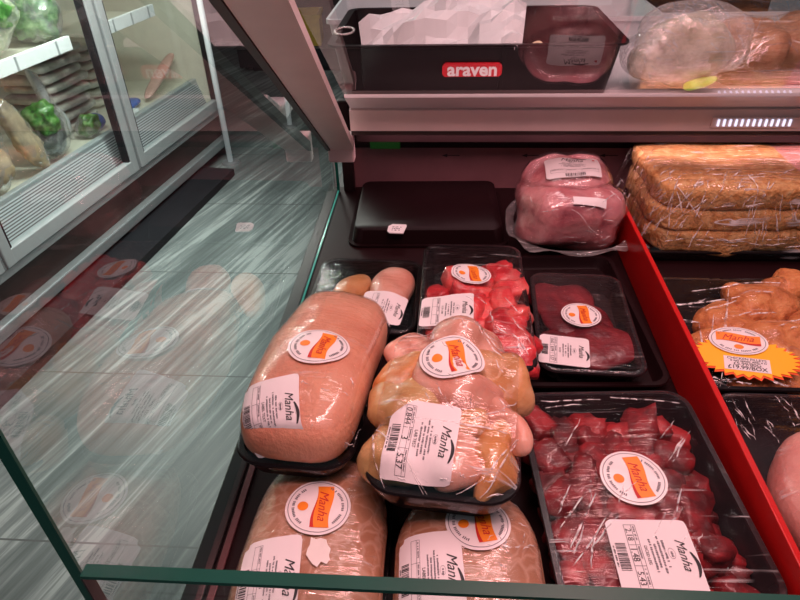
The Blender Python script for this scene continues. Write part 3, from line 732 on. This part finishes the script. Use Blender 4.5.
# -- the big pale joint on top of them
M, w, d = frame3((238,462,.108), (361,474,.108), (299,311,.072), .024)
jv, jf = blob((0,0,.046), (w/2*.985,d/2*.98,.044), (4.6,2.7), .012, 8, 21, nu=56, nv=30)
for v in jv:
    if v.z > .03: v.z -= .016*max(0, v.x/w*2+.1)*max(0, v.y/d*2+.3)
cont = [('chicken_joint', (jv, jf), 'skin_pink')]
bg, S = pack('chicken_joint_pack', 'big smooth pale pink chicken joint lying on top, next to the end glass', 'meat pack', M, w, d, .024, 'tray_black', cont, film='film_smooth', seed=6, r=.03, fit_=.985, group=None)
sticker(S, 319, 345, .034, -90); price_label(S, 269, 411, .074, .060, -80, 'LABEL TEXT', ('','',''), 8)
add_glint_folds(S, fan(4, 10, 290,375,360,460, 8,14,.9,.8), .0008, .0006)
# -- tray of chicken pieces on top
M, w, d = frame3((365,491,.122), (529,510,.122), (391,345,.112), .036)
pc = [((.010,.088,.052),(.040,.034,.034),(.2,0,0),'chicken_pink',1), ((.052,.050,.044),(.030,.042,.028),(0,.2,.3),'chicken_tan',2), ((-.054,.078,.036),(.028,.034,.024),(0,0,.5),'chicken_pink',3),
      ((-.056,.040,.042),(.026,.030,.026),(0,-.2,-.5),'chicken_orange',4), ((-.048,-.010,.048),(.034,.036,.026),(0,0,.2),'chicken_olive',5), ((.004,.020,.056),(.052,.034,.026),(0,.1,-.5),'chicken_pink',6),
      ((.058,-.012,.046),(.016,.046,.020),(0,.3,.45),'chicken_pink',7), ((.050,-.062,.040),(.021,.050,.024),(.1,0,-.25),'chicken_orange',8), ((.006,-.066,.042),(.034,.040,.022),(0,0,.2),'chicken_pink',9),
      ((-.046,-.070,.034),(.032,.036,.020),(0,0,-.2),'chicken_olive',10), ((.018,-.028,.044),(.03,.022,.02),(0,0,.4),'chicken_tan',11), ((-.02,.055,.042),(.03,.03,.024),(0,0,0),'chicken_tan',12)]
cont = [('chicken_piece', blob(c, r, (2.4,2.2), .018, 24, s+30, ro, taper=(.25 if s in (8,7) else .05), amp2=.002), mt) for c, r, ro, mt, s in pc]
ch, S = pack('chicken_pieces_tray', 'black tray of mixed chicken pieces in shiny film, on top at the centre', 'meat pack', M, w, d, .036, 'tray_black', cont, film='film_heavy', seed=7, r=.03)
sticker(S, 452, 357, .035, -72); price_label(S, 421, 440, .082, .068, -94, 'LAB TEST', ('0.844','3','5.37'), 9, clip=.3)
add_glint_folds(S, [(386,368,372,392),(420,385,428,400),(470,420,505,412),(455,424,490,428),(395,500,420,508),(430,500,470,512),(480,498,510,500),(400,496,385,488),(424,318,432,340),(476,322,505,360),(482,330,520,372),(460,318,470,332),(500,410,520,430)] + fan(5, 12, 400,470,500,508, 22,4,.5,.8)+fan(6, 8, 440,330,520,420, 14,18,.4,.9))
# -- vacuum-packed purple joint at the back
M = frame_at(.230, 1.030, .0060, .05)
jt = thing('vacuum_packed_joint', 'lumpy purple red meat joint in a vacuum bag with a label on top', 'meat pack', M)
bl = join(blob((-.004,-.005,.064), (.090,.085,.056), (3.2,3.0), .026, 15, 41, amp2=.007, ns2=38), blob((-.004,.022,.090), (.076,.066,.056), (3,2.6), .014, 16, 42, amp2=.005, ns2=38))
mesh('meat', bl, 'joint', jt, True)
S = Surf(bl, jt)
bag = blob((-.004,.0,.066), (.104,.092,.068), (2.4,2.3), .010, 14, 43)
def flap(u, v):
    a = u*2*PI; rr = 1+v*(.17+.08*noise.noise(Vector((math.cos(a)*2, math.sin(a)*2, 3))))
    return Vector((.098*rr*math.copysign(abs(math.cos(a))**.75, math.cos(a)), .094*rr*math.copysign(abs(math.sin(a))**.75, math.sin(a))-.004, (.033+.005*math.sin(a*9)*v+.003*v)))
mesh('bag_edge', grid_surface(flap, 72, 4), 'film_bag', jt, True)
film = join(blob((-.004,-.005,.066), (.093,.088,.059), (3.2,3.0), .024, 15, 41, amp2=.004, ns2=38), blob((-.004,.022,.091), (.079,.069,.059), (3,2.6), .013, 16, 42, amp2=.003, ns2=38))
mesh('vacuum_bag', film, 'film_vac', jt, True)
S2 = Surf(film, jt)
price_label(S2, 573, 167, .094, .052, -2, '', ('','',''), 10, dot=(.9,.85), clip=.02)
P = S2.patch(592, 201, -6, .01)
x = mesh('paper_strip', S2.drape(subdiv2(rect2(-.031, .026, -.009, .007, 8)), P, .0012), 'paper_label', jt, True); x['label'] = 'white paper strip'
add_glint_folds(S2, fan(15, 16, 530,195,615,245, 24,8,1.2,.8), .0010, .0007)
# -- black upturned tray at the back with a price tag on it
M, w, d = frame3((343,248,.0), (506,248,.0), (362,192,.0), 0)
t2 = thing('black_tray', 'upturned empty black tray at the back left, small white tag on it', 'tray', M)
tv, tf = tray(w, d, .032, .02, lip=.008)
o = mesh('tray_body', ([Vector((v.x, v.y, .032-v.z)) for v in tv], tf), 'tray_brown', t2, True); o.modifiers.new('b','EDGE_SPLIT').split_angle = .7
p = at(397, 229, .033)
tg = thing('price_tag', 'small white tag lying on the upturned black tray', 'tag', frame_at(p.x, p.y, .0322, -.05))
mesh('card', loft([[Vector((a*.017, b*.0165, z)) for a, b in ((-1,-.6),(-.7,-1),(.8,-1),(1,.7),(.9,1),(-.6,1),(-1,.5))] for z in (0,.002)]), 'paper_label', tg)
mesh('print', xf(join(tinyline(-.009,.008,.005,.004,1), tinyline(-.009,.008,-.001,.004,2), tinyline(-.009,.006,-.007,.004,3)), Matrix.Translation((0,0,.0023))), 'ink_grey', tg)

# ---- right compartment
# breaded slabs in film
M = frame_at(.592, 1.083, .0006, .012)
cont = []
for i, (z, rz, dx, dy) in enumerate(((.036,.026,0,-.003), (.077,.023,-.003,.0), (.117,.026,.002,.003))):
    cont.append(('breaded_fillet', blob((dx-.10,dy,z), (.130,.115,rz*1.0), (6,6), .012, 14, 50+i, amp2=.007, ns2=34, nu=60, nv=26), 'breaded'))
    cont.append(('breaded_fillet', blob((dx+.125,dy+.004,z-.004), (.118,.115,rz*1.03), (6,6), .012, 18, 60+i, amp2=.004, nu=60, nv=26), 'breaded' if i < 2 else 'raw_pink'))
bd, S = pack('breaded_fillet_tray', 'high stack of golden breaded fillets under creased film, back right', 'meat pack', M, .50, .25, .024, 'tray_black', cont, film='film_streak', seed=8, r=.02, skirt=.8, it=60, amp=.002)
add_glint_folds(S, fan(7, 26, 650,185,720,240, -26,34,.35,1.0)+fan(8, 14, 745,180,800,240, -4,44,.35,.9)+fan(9, 16, 690,170,800,215, -30,16,.5,.8)+fan(10, 14, 650,238,800,246, 36,2,.2,.9)+fan(11,10,640,155,700,185,-22,14,.5,.7), .0016, .0014)
mesh('film_gather', grid_surface(lambda u, v: Vector((-.232-.030*v+.004*math.sin(u*40), -.10+.20*u-.01*v, .128-.075*v+.006*math.sin(u*23+v*3))), 40, 5), 'film_streak', bd, True)
# breaded pieces with the yellow star card
M, w, d = frame3((685,388,.042), (850,392,.042), (663,278,.042), .042)
w -= .004
cont = []; k = 70
for (px, py, z, rx, ry) in ((760,300,.045,.040,.045), (725,322,.035,.030,.035), (785,345,.045,.035,.045), (750,345,.03,.035,.03), (815,330,.04,.035,.05), (760,372,.03,.04,.03), (800,378,.035,.035,.03), (712,345,.025,.025,.03), (785,285,.04,.03,.03)):
    q = M.inverted() @ at(px, py, z); k += 1
    cont.append(('breaded_piece', blob((q.x,q.y,max(.022,z-.012)), (rx*1.2,ry*1.2,.026), (2.4,2.2), .020, 20, k, (0,0,k), amp2=.003), 'nugget'))
ng, S = pack('breaded_pieces_tray', 'black tray of orange breaded chicken pieces with a yellow star card, middle right', 'meat pack', M, w, d, .042, 'tray_black', cont, film='film_cross', seed=9, r=.02)
K = Card(S, 745, 360, -14, .03, .004); P = K.P
n = 30; star = [Vector((0,0,0))]
for i in range(n*2):
    a = PI*i/n; rr = 1.0 if i % 2 else .84
    star.append(Vector((.066*rr*math.cos(a), .037*rr*math.sin(a), 0)))
sv = (star, [(0, 1+i, 1+(i+1) % (2*n)) for i in range(2*n)])
sc_ = mesh('star_card', K.drape(sv, P, .0022), 'yellow_card', ng); sc_['label'] = 'yellow star-edged price card'
mesh('card_edge', K.drape(([v*1.03+Vector((.0005,-.0022,0)) for v in star], sv[1]), P, .0012), 'orange_card', sc_)
mesh('price_patch', K.drape(rect2(-.027, .027, -.026, -.002, 4), P, .0026), 'paper_label', sc_)
mesh('lettering', K.drape(join(sh(fit(text_vf('CHICKEN FILLETS',1,0,.004), .046), 0, -.0056), tinyline(-.022, .023, -.0098, .0024, 4), sh(fit(text_vf('£5.99/80G',1,0,.004), .032), 0, -.0148), sh(fit(text_vf('£19.99/BOX',1,0,.008), .046), 0, -.0212)), P, .003), 'ink', sc_)
sticker(Card(S, 745, 360, -14, .03, .0070), 738, 341, .036, 0, sy=.72)
add_glint_folds(S, [(668,306,740,297),(668,312,715,313),(672,318,700,324),(800,320,775,328),(730,283,800,276),(690,292,780,284)]+fan(12, 10, 680,290,800,330, 40,-5,.2,.9)+fan(13, 10, 690,376,800,386, 26,4,.3,.8), .0018, .0014)
# raw chicken in a black tray, front right
M = frame_at(.458, .428, .0006, .0)
cont = [('chicken_joint', blob((-.026,-.020,.048), (.086,.105,.046), (2.3,2.3), .010, 16, 90), 'raw_pink')]
rc, S = pack('raw_chicken_tray', 'black tray holding a pale pink raw chicken joint, front right of the divider', 'meat pack', M, .245, .315, .045, 'tray_smoke', cont, film='film_cross', seed=10, r=.024)
add_glint_folds(S, fan(14, 14, 730,400,800,440, 14,26,.3,1.0), .0009, .0007)

# ================================================================= things on the service shelf
ZS = .2352
# black roasting tray with the maker's badge
a, b = aty(345,97,1.15), aty(606,97,1.15)
M = frame_at((a.x+b.x)/2, 1.15+.15, ZS, 0)
wb = b.x-a.x; hh = .092; db = .30
rt = thing('roasting_tray', 'deep black plastic tray with a red name badge, on the service shelf', 'tray', M)
body = loft([rrect(wb-.004, db-.004, .02, 0), rrect(wb, db, .022, .003), rrect(wb+.030, db+.02, .026, hh-.004), rrect(wb+.052, db+.034, .03, hh-.002), rrect(wb+.052, db+.034, .03, hh+.002), rrect(wb+.024, db+.014, .024, hh+.002), rrect(wb-.008, db-.008, .02, .006)])
o = mesh('tray_body', body, 'tray_black', rt, True); o.modifiers.new('b','EDGE_SPLIT').split_angle = .6
hd = join(*[xf(tube((.018*math.cos(t0), .030*math.sin(t0), 0), (.018*math.cos(t0+PI/10), .030*math.sin(t0+PI/10), 0), .0022, 8), Matrix.Translation((-wb/2-.006, -.06, hh+.004))) for t0 in [i*PI/10 for i in range(20)]])
mesh('grip_hole', hd, 'alu', rt, True)
q = aty(472, 70, 1.14); lx = q.x-(a.x+b.x)/2
ba = math.atan2(.012, hh)
Mb = Matrix.Translation((lx, -db/2-.0085, q.z-ZS)) @ Euler((PI/2+ba,0,0)).to_matrix().to_4x4()
bdg = mesh('name_badge', xf(loft([rrect(.106, .024, .008, -.004), rrect(.106, .024, .008, .002)]), Mb), 'logo_red', rt); bdg['label'] = 'red badge with white lettering'
mesh('lettering', xf(fit(text_vf('araven', 1, 0, .03), .088), Mb @ Matrix.Translation((0,.0006,.003))), 'logo_white', bdg)
# crumpled white paper in it
c00, c10, c01, c11 = aty(364,54,1.165), aty(522,46,1.165), aty(358,21,1.235), aty(527,2,1.30)
mid = aty(440, -14, 1.30)
def sheet(u, v):
    p = c00.lerp(c10, u).lerp(c01.lerp(c11, u), v)
    p = p + (mid-(c01+c11)/2)*(math.sin(PI*u)*v)
    n1 = noise.noise(Vector((u*4, v*3, 1)))*.045 + abs(noise.noise(Vector((u*6, v*4, 4))))*.055 - .032*(1-.6*u)
    return p + Vector((0, -.4*n1, n1*.9))*min(1, v*4+.2)
ps = mesh('crumpled_paper_sheet', grid_surface(sheet, 15, 9), 'paper_sheet', None, False)
tag(ps, 'crumpled sheet of white paper lying in the black tray on the service shelf', 'paper')
for i, (px, py, r) in enumerate(((358,50,.013), (392,52,.011), (420,49,.011), (452,47,.014), (478,46,.013), (500,45,.011), (536,43,.012))):
    p = aty(px, py+3, 1.172)
    fd = mesh('food_piece', blob((p.x,p.y,p.z-.002), (r,.012,.010), (2.2,2.2), .006, 50, i), 'food_pale', None, True)
    tag(fd, 'small pale piece of food along the front rim of the black shelf tray', 'food', 'pale food pieces in the black shelf tray')
# white tub behind it
a = aty(325, 20, 1.50); b = aty(668, 12, 1.50)
tb = thing('storage_tub', 'wide white plastic tub behind the black tray on the service shelf', 'tub', frame_at((a.x+b.x)/2, 1.50+.15, ZS))
wt = b.x-a.x; ht = a.z-ZS
o = mesh('tub_body', loft([rrect(wt-.03, .28, .012, 0), rrect(wt-.012, .29, .014, ht-.010), rrect(wt, .30, .016, ht-.010), rrect(wt, .30, .016, ht), rrect(wt-.012, .288, .014, ht), rrect(wt-.03, .27, .012, .006)]), 'tub_white', tb, True); o.modifiers.new('b','EDGE_SPLIT').split_angle = .5
# clear bag of pale food with a green tip
p = aty(660, 97, 1.16)
M = frame_at(p.x+.028, 1.19, ZS+.002, 0)
fb = thing('food_bag', 'clear plastic bag of pale food with a yellow green tip, on the shelf', 'bag', M)
fc = join(blob((.012,0,.060), (.082,.045,.058), (2.3,2.2), .020, 16, 95), blob((-.045,-.004,.035), (.045,.04,.034), (2.2,2.2), .014, 20, 96))
fc = xf(fc, Matrix.Translation((0,0,.012)))
mesh('bag_contents', fc, 'bagfood', fb, True)
mesh('green_tip', blob((.030,-.046,.022), (.028,.012,.010), (2,2), .006, 40, 3, (0,-.3,0)), 'celery', fb, True)
mesh('clear_bag', join(blob((.014,0,.078), (.098,.058,.066), (2.3,2.4), .016, 20, 97), blob((-.045,-.004,.058), (.058,.05,.046), (2.2,2.2), .014, 20, 98)), 'film_bag', fb, True)
# added tray of wrapped meat in place of a reflection in the upper glass
M = frame_at(.74, 1.32, ZS, 0)
cont = [('breaded_piece', blob((-.16+.11*i, -.02+.02*(i % 2), .05), (.066,.085,.045), (2.4,2.2), .016, 20, 100+i, amp2=.003), 'shelf_meat') for i in range(4)]
um, S = pack('reflection_meat_tray', 'added black tray of wrapped meat standing for a reflection, right end of the service shelf', 'meat pack', M, .48, .25, .030, 'tray_black', cont, film='film_heavy', seed=12, r=.02)

# ================================================================= shop behind the end glass
P0 = at(0, 327, -.8); P1 = at(208, 150, -.8)
DS = (P1-P0).normalized(); DN = Vector((-DS.y, DS.x, 0))
FM = Matrix((DS, DN, Vector((0,0,1)))).transposed().to_4x4(); FM.translation = Vector((P0.x, P0.y, 0))
fr = thing('upright_fridge', 'tall glass-doored grey fridge full of bagged vegetables, beyond the end glass', 'fridge', FM @ Matrix.Translation((1.0,.35,-.9)))
FO = Matrix.Translation((-1.0,-.35,.9))
def fpart(name, vf, mt, parent=None, **k): return mesh(name, xf(vf, FO), mt, parent or fr, **k)
S0, S1 = -.75, 1.96
fpart('back_wall', box(S0, S1, .66, .70, -.66, 1.1), 'fridge_in'); fpart('end_wall', box(S1-.03, S1, .03, .70, -.66, 1.1), 'fridge_in')
fpart('end_wall', box(S0, S0+.03, .03, .70, -.66, 1.1), 'fridge_in'); fpart('roof', box(S0, S1, 0, .70, 1.1, 1.2), 'fridge_grey')
fpart('base', box(S0, S1, .02, .70, -.86, -.62), 'kick', None); fpart('kick_rail', box(S0, S1, -.022, .03, -.845, -.795, .006), 'rail_steel')
fpart('toe_shade_board', box(S0, S1-.34, -.20, .68, -.9, -.86), 'fridge_dark'); fpart('sill', box(S0, S1, -.006, .05, -.66, -.625, .004), 'fridge_light')  # dark toe strip also stands in for shadow and reflection below the rail
gv = [Vector((S0,.055,-.615)), Vector((S1-.03,.055,-.615)), Vector((S1-.03,.10,-.46)), Vector((S0,.10,-.46))]
fpart('air_grille', (gv, [(0,1,2,3)]), 'grille', uv=[(0,0),(8,0),(8,1),(0,1)])
fpart('grille_lip', box(S0, S1-.03, .098, .13, -.47, -.445, .004), 'fridge_light')
fpart('floor_pan', box(S0, S1-.03, .12, .66, -.49, -.47), 'fridge_in')
def door(s0, s1):
    dr_ = fpart('door', join(box(s0, s0+.045, -.028, .012, -.615, 1.08, .004), box(s1-.045, s1, -.028, .012, -.615, 1.08, .004), box(s0+.04, s1-.04, -.026, .010, -.615, -.555, .004), box(s0+.04, s1-.04, -.026, .010, 1.03, 1.08, .004)), 'fridge_light')
    fpart('pane', ([Vector((s0+.04,-.008,-.56)), Vector((s1-.04,-.008,-.56)), Vector((s1-.04,-.008,1.04)), Vector((s0+.04,-.008,1.04))], [(0,1,2,3)]), 'glass_fridge', dr_)
    fpart('door_seal', join(box(s0+.045, s0+.058, -.02, .012, -.56, 1.03), box(s1-.058, s1-.045, -.02, .012, -.56, 1.03)), 'fridge_dark', dr_)
door(S0, .10); door(.118, 1.02); door(1.045, S1)
fpart('mullion', box(1.022, 1.043, -.02, .06, -.615, 1.08), 'fridge_grey'); fpart('mullion', box(.101, .117, -.02, .06, -.615, 1.08), 'fridge_grey')
for z, s0_, s1_ in ((-.035, .15, .945), (-.035, 1.12, 1.62), (.42, .15, 1.9)):
    sf = fpart('shelf', box(s0_, s1_, .085, .60, z, z+.012), 'fridge_in')
    pr = fpart('ticket_rail', box(s0_, s1_, .070, .088, z-.005, z+.050, .002), 'ticket', sf)
    if z < 0:
        for k in range(3):
            u = s0_+(s1_-s0_)*(k+.9)/3.3
            fpart('ticket_gap', box(u, u+.012, .0695, .0705, z-.004, z+.049), 'fridge_light', pr)
# fridge contents
def pillow(s, e, z, rs, re, rz, rot=(0,0,0), seed=0, amp=.02, ex=(2.6,2.3)):
    return xf(blob((0,0,0), (rs,re,rz), ex, amp, 9, seed, rot, amp2=.022 if amp >= .04 else (.010 if amp >= .02 else .003), ns2=34, nu=36, nv=22), FM @ Matrix.Translation((s,e,z)))
def bagged(name, label, cat, s, e, z, rs, re, rz, mt, rot=(0,0,0), seed=0, group=None, film='film_salad', extra=None, base=-.469):
    low = min(v.z for v in pillow(s,e,z,rs,re,rz,rot,seed,.02)[0])
    if base is not None: z += base-low
    Mx = FM @ Matrix.Translation((s,e,z-rz))
    t = thing(name, label, cat, Mx, group); I = Mx.inverted()
    mesh('contents', xf(pillow(s,e,z,rs*.88,re*.85,rz*.92,rot,seed,.05), I), mt, t, True)
    if extra: mesh('leaves', xf(pillow(s+extra[0],e-.03,z+extra[1],rs*.6,re*.7,rz*.5,rot,seed+5,.05), I), extra[2], t, True)
    mesh('clear_bag', xf(pillow(s,e,z,rs,re,rz,rot,seed,.02), I), film, t, True)
    return t
bagged('salad_bag', 'large bag of pale and green leaves leaning on the fridge shelf, far left', 'bag', .70, .22, .16, .105, .08, .15, 'pale_leaf', (.3,.5,0), 1, extra=(-.02,.02,'green_leaf'), base=-.021)
bagged('herb_bag', 'round bag of dark green herbs on the fridge shelf above the ticket rail', 'bag', .955, .22, .125, .10, .10, .10, 'green_leaf', (0,.1,0), 2, base=-.021)
bagged('dark_bag', 'dark wrapped bag behind the herb bag at the top left of the fridge', 'bag', .98, .42, .20, .10, .09, .15, 'dark_pack', (0,0,0), 9, base=-.021)
bagged('greens_bag', 'dark bag of greens with light glare on the fridge floor', 'bag', .79, .20, -.35, .11, .075, .115, 'dark_pack', (0,.2,.2), 3, extra=(-.03,.08,'green_leaf'))
bagged('root_bag', 'bag of beige root vegetables standing at the far left of the fridge floor', 'bag', .60, .155, -.30, .050, .035, .17, 'root_beige', (0,-.35,0), 4)
bagged('root_bag', 'narrow dark-shadowed bag of beige roots behind the first, at the picture edge', 'bag', .42, .17, -.36, .06, .06, .16, 'root_beige', (0,.2,0), 5)
bagged('greens_bag', 'small bag of green leaves beside the blue packet on the fridge floor', 'bag', 1.03, .20, -.42, .042, .06, .05, 'green_leaf', (0,0,0), 6)
bagged('strip_packet', 'upright white plastic packet strip between the bag of greens and flat packs', 'packet', .935, .27, -.30, .032, .025, .20, 'strip_white', (0,-.35,0), 7)
o = tag(mesh('blue_packet', pillow(1.14, .24, -.43, .05, .05, .035, (0,-.1,0), 8, .008), 'blue_pack', None, True), 'small blue packet on the fridge floor by the left door frame', 'packet')
for k in range(9):
    z = -.44+.047*k
    t = tag(mesh('flat_packet', pillow(1.15+.02*math.sin(k*2.1), .45, z, .165, .14, .0205, (0,0,.1*math.sin(k*1.7)), 20+k, .005, (6,4)), 'greyflat', None, True), 'flat greyish wrapped packet in the stack at the back of the fridge', 'packet', 'stack of flat packets in the fridge')
for k in range(7):
    z = -.44+.047*k
    t = tag(mesh('flat_packet', pillow(1.535+.015*math.sin(k*1.1), .50, z, .15, .12, .0205, (0,0,.08*math.sin(k*2.7)), 40+k, .005, (6,4)), 'cream_pack', None, True), 'flat cream wrapped packet in the stack behind the right fridge door', 'packet', 'stack of cream packets in the fridge')
lp = pillow(1.71, .19, -.368, .19, .035, .016, (0,-.40,0), 33, .005)
tag(mesh('long_packet', lp, 'pink_pack', None, True), 'long pinkish packet leaning diagonally behind the right fridge door', 'packet')
tag(mesh('blue_packet', pillow(1.42, .24, -.445, .10, .05, .020, (0,-.05,0), 34, .006), 'blue_pack', None, True), 'flat blue packet under the long pinkish packet', 'packet')
wt = pillow(1.30, .17, -.452, .10, .035, .012, (0,-.02,0), 35, .004)
tag(mesh('white_packet', wt, 'strip_white', None, True), 'flat white packet just inside the right fridge door beside the mullion', 'packet')

# chrome poles standing on the shop floor
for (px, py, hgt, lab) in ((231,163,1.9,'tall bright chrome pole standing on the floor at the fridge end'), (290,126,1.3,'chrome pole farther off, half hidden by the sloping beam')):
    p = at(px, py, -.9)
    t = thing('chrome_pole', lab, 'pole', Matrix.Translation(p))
    mesh('tube', tube((0,0,.0115), (0,0,hgt), .016), 'pole_glow', t, True)  # bright reflection on the chrome painted as faintly glowing white
    mesh('foot', loft([[Vector((.055*math.cos(a*PI/12), .055*math.sin(a*PI/12), 0)) for a in range(24)], [Vector((.05*math.cos(a*PI/12), .05*math.sin(a*PI/12), .012)) for a in range(24)]]), 'fridge_grey', t)
# yellow crates / dark goods by the back wall
p = aty(305, 40, 5.6)
yb = thing('yellow_crate', 'dull yellow crate on a dark cabinet far behind the beam', 'crate', frame_at(p.x, 5.6, -.70, .1))
mesh('crate_body', join(box(-.15, .15, -.15, .15, 0, .02), box(-.15,.15,-.15,-.135,.02,.24), box(-.15,.15,.135,.15,.02,.24), box(-.15,-.135,-.135,.135,.02,.24), box(.135,.15,-.135,.135,.02,.24)), 'yellow_box', yb)
mesh('crate_rim', join(box(-.165,.165,-.165,-.148,.215,.245,.003), box(-.165,.165,.148,.165,.215,.245,.003), box(-.165,-.148,-.148,.148,.215,.245,.003), box(.148,.165,-.148,.148,.215,.245,.003)), 'yellow_box', yb)
cb = thing('low_cabinet', 'low dark cabinet against the back wall under the yellow crate', 'cabinet', frame_at(p.x+.55, 5.75, -.9))
mesh('carcass', box(-1.1, 1.3, -.35, .35, .04, .195, .004), 'fridge_dark', cb); mesh('top', box(-1.12, 1.32, -.37, .37, .195, .20), 'wall_dark', cb)
mesh('foot_rail', box(-1.0, 1.2, -.30, .30, 0, .04), 'fridge_dark', cb)

# ================================================================= light
wd = bpy.data.worlds.new('world'); SC.world = wd; wd.use_nodes = True
bgn = wd.node_tree.nodes['Background']; bgn.inputs['Color'].default_value = (.80,.90,1.0,1); bgn.inputs['Strength'].default_value = .10
def area(name, loc, tgt, sx, sy, power, col):
    ld = bpy.data.lights.new(name, 'AREA'); ld.shape = 'RECTANGLE'; ld.size = sx; ld.size_y = sy; ld.energy = power; ld.color = col
    o = bpy.data.objects.new(name, ld); COL.objects.link(o); o.location = loc
    o.rotation_euler = (Vector(tgt)-Vector(loc)).to_track_quat('-Z', 'Y').to_euler(); return o
area('meat_lamp', (.20, .62, 1.15), (.15, .66, 0), 1.3, .10, 11, (1, .51, .51))
area('meat_lamp', (.35, .20, 1.25), (.30, .75, 0), 1.0, .12, 7, (1, .53, .53))
area('shelf_lamp', (.35, 1.15, 1.2), (.3, 1.30, .2), 1.2, .15, 3.4, (1, .86, .86))
sl_ = area('shop_light', (-1.45, 2.3, 1.85), (-1.40, 2.3, -.9), 1.0, 3.0, 8.5, (.88, .99, 1)); sl_.data.spread = math.radians(62)
area('under_shelf_fill', (.45, 1.11, .186), (.45, 1.22, .02), 1.2, .03, 1.7, (1, .58, .62))  # added light hidden under the shelf to brighten the back panel
q = FM @ Vector((.75, .035, .95)); q2 = FM @ Vector((.75, .33, -.4)); area('fridge_lamp', q, q2, .06, 2.2, 80, (1, 1, .92))
SC.view_settings.view_transform = 'Standard'; SC.view_settings.look = 'None'; SC.view_settings.exposure = 0
try: SC.cycles.transparent_max_bounces = 24
except Exception: pass
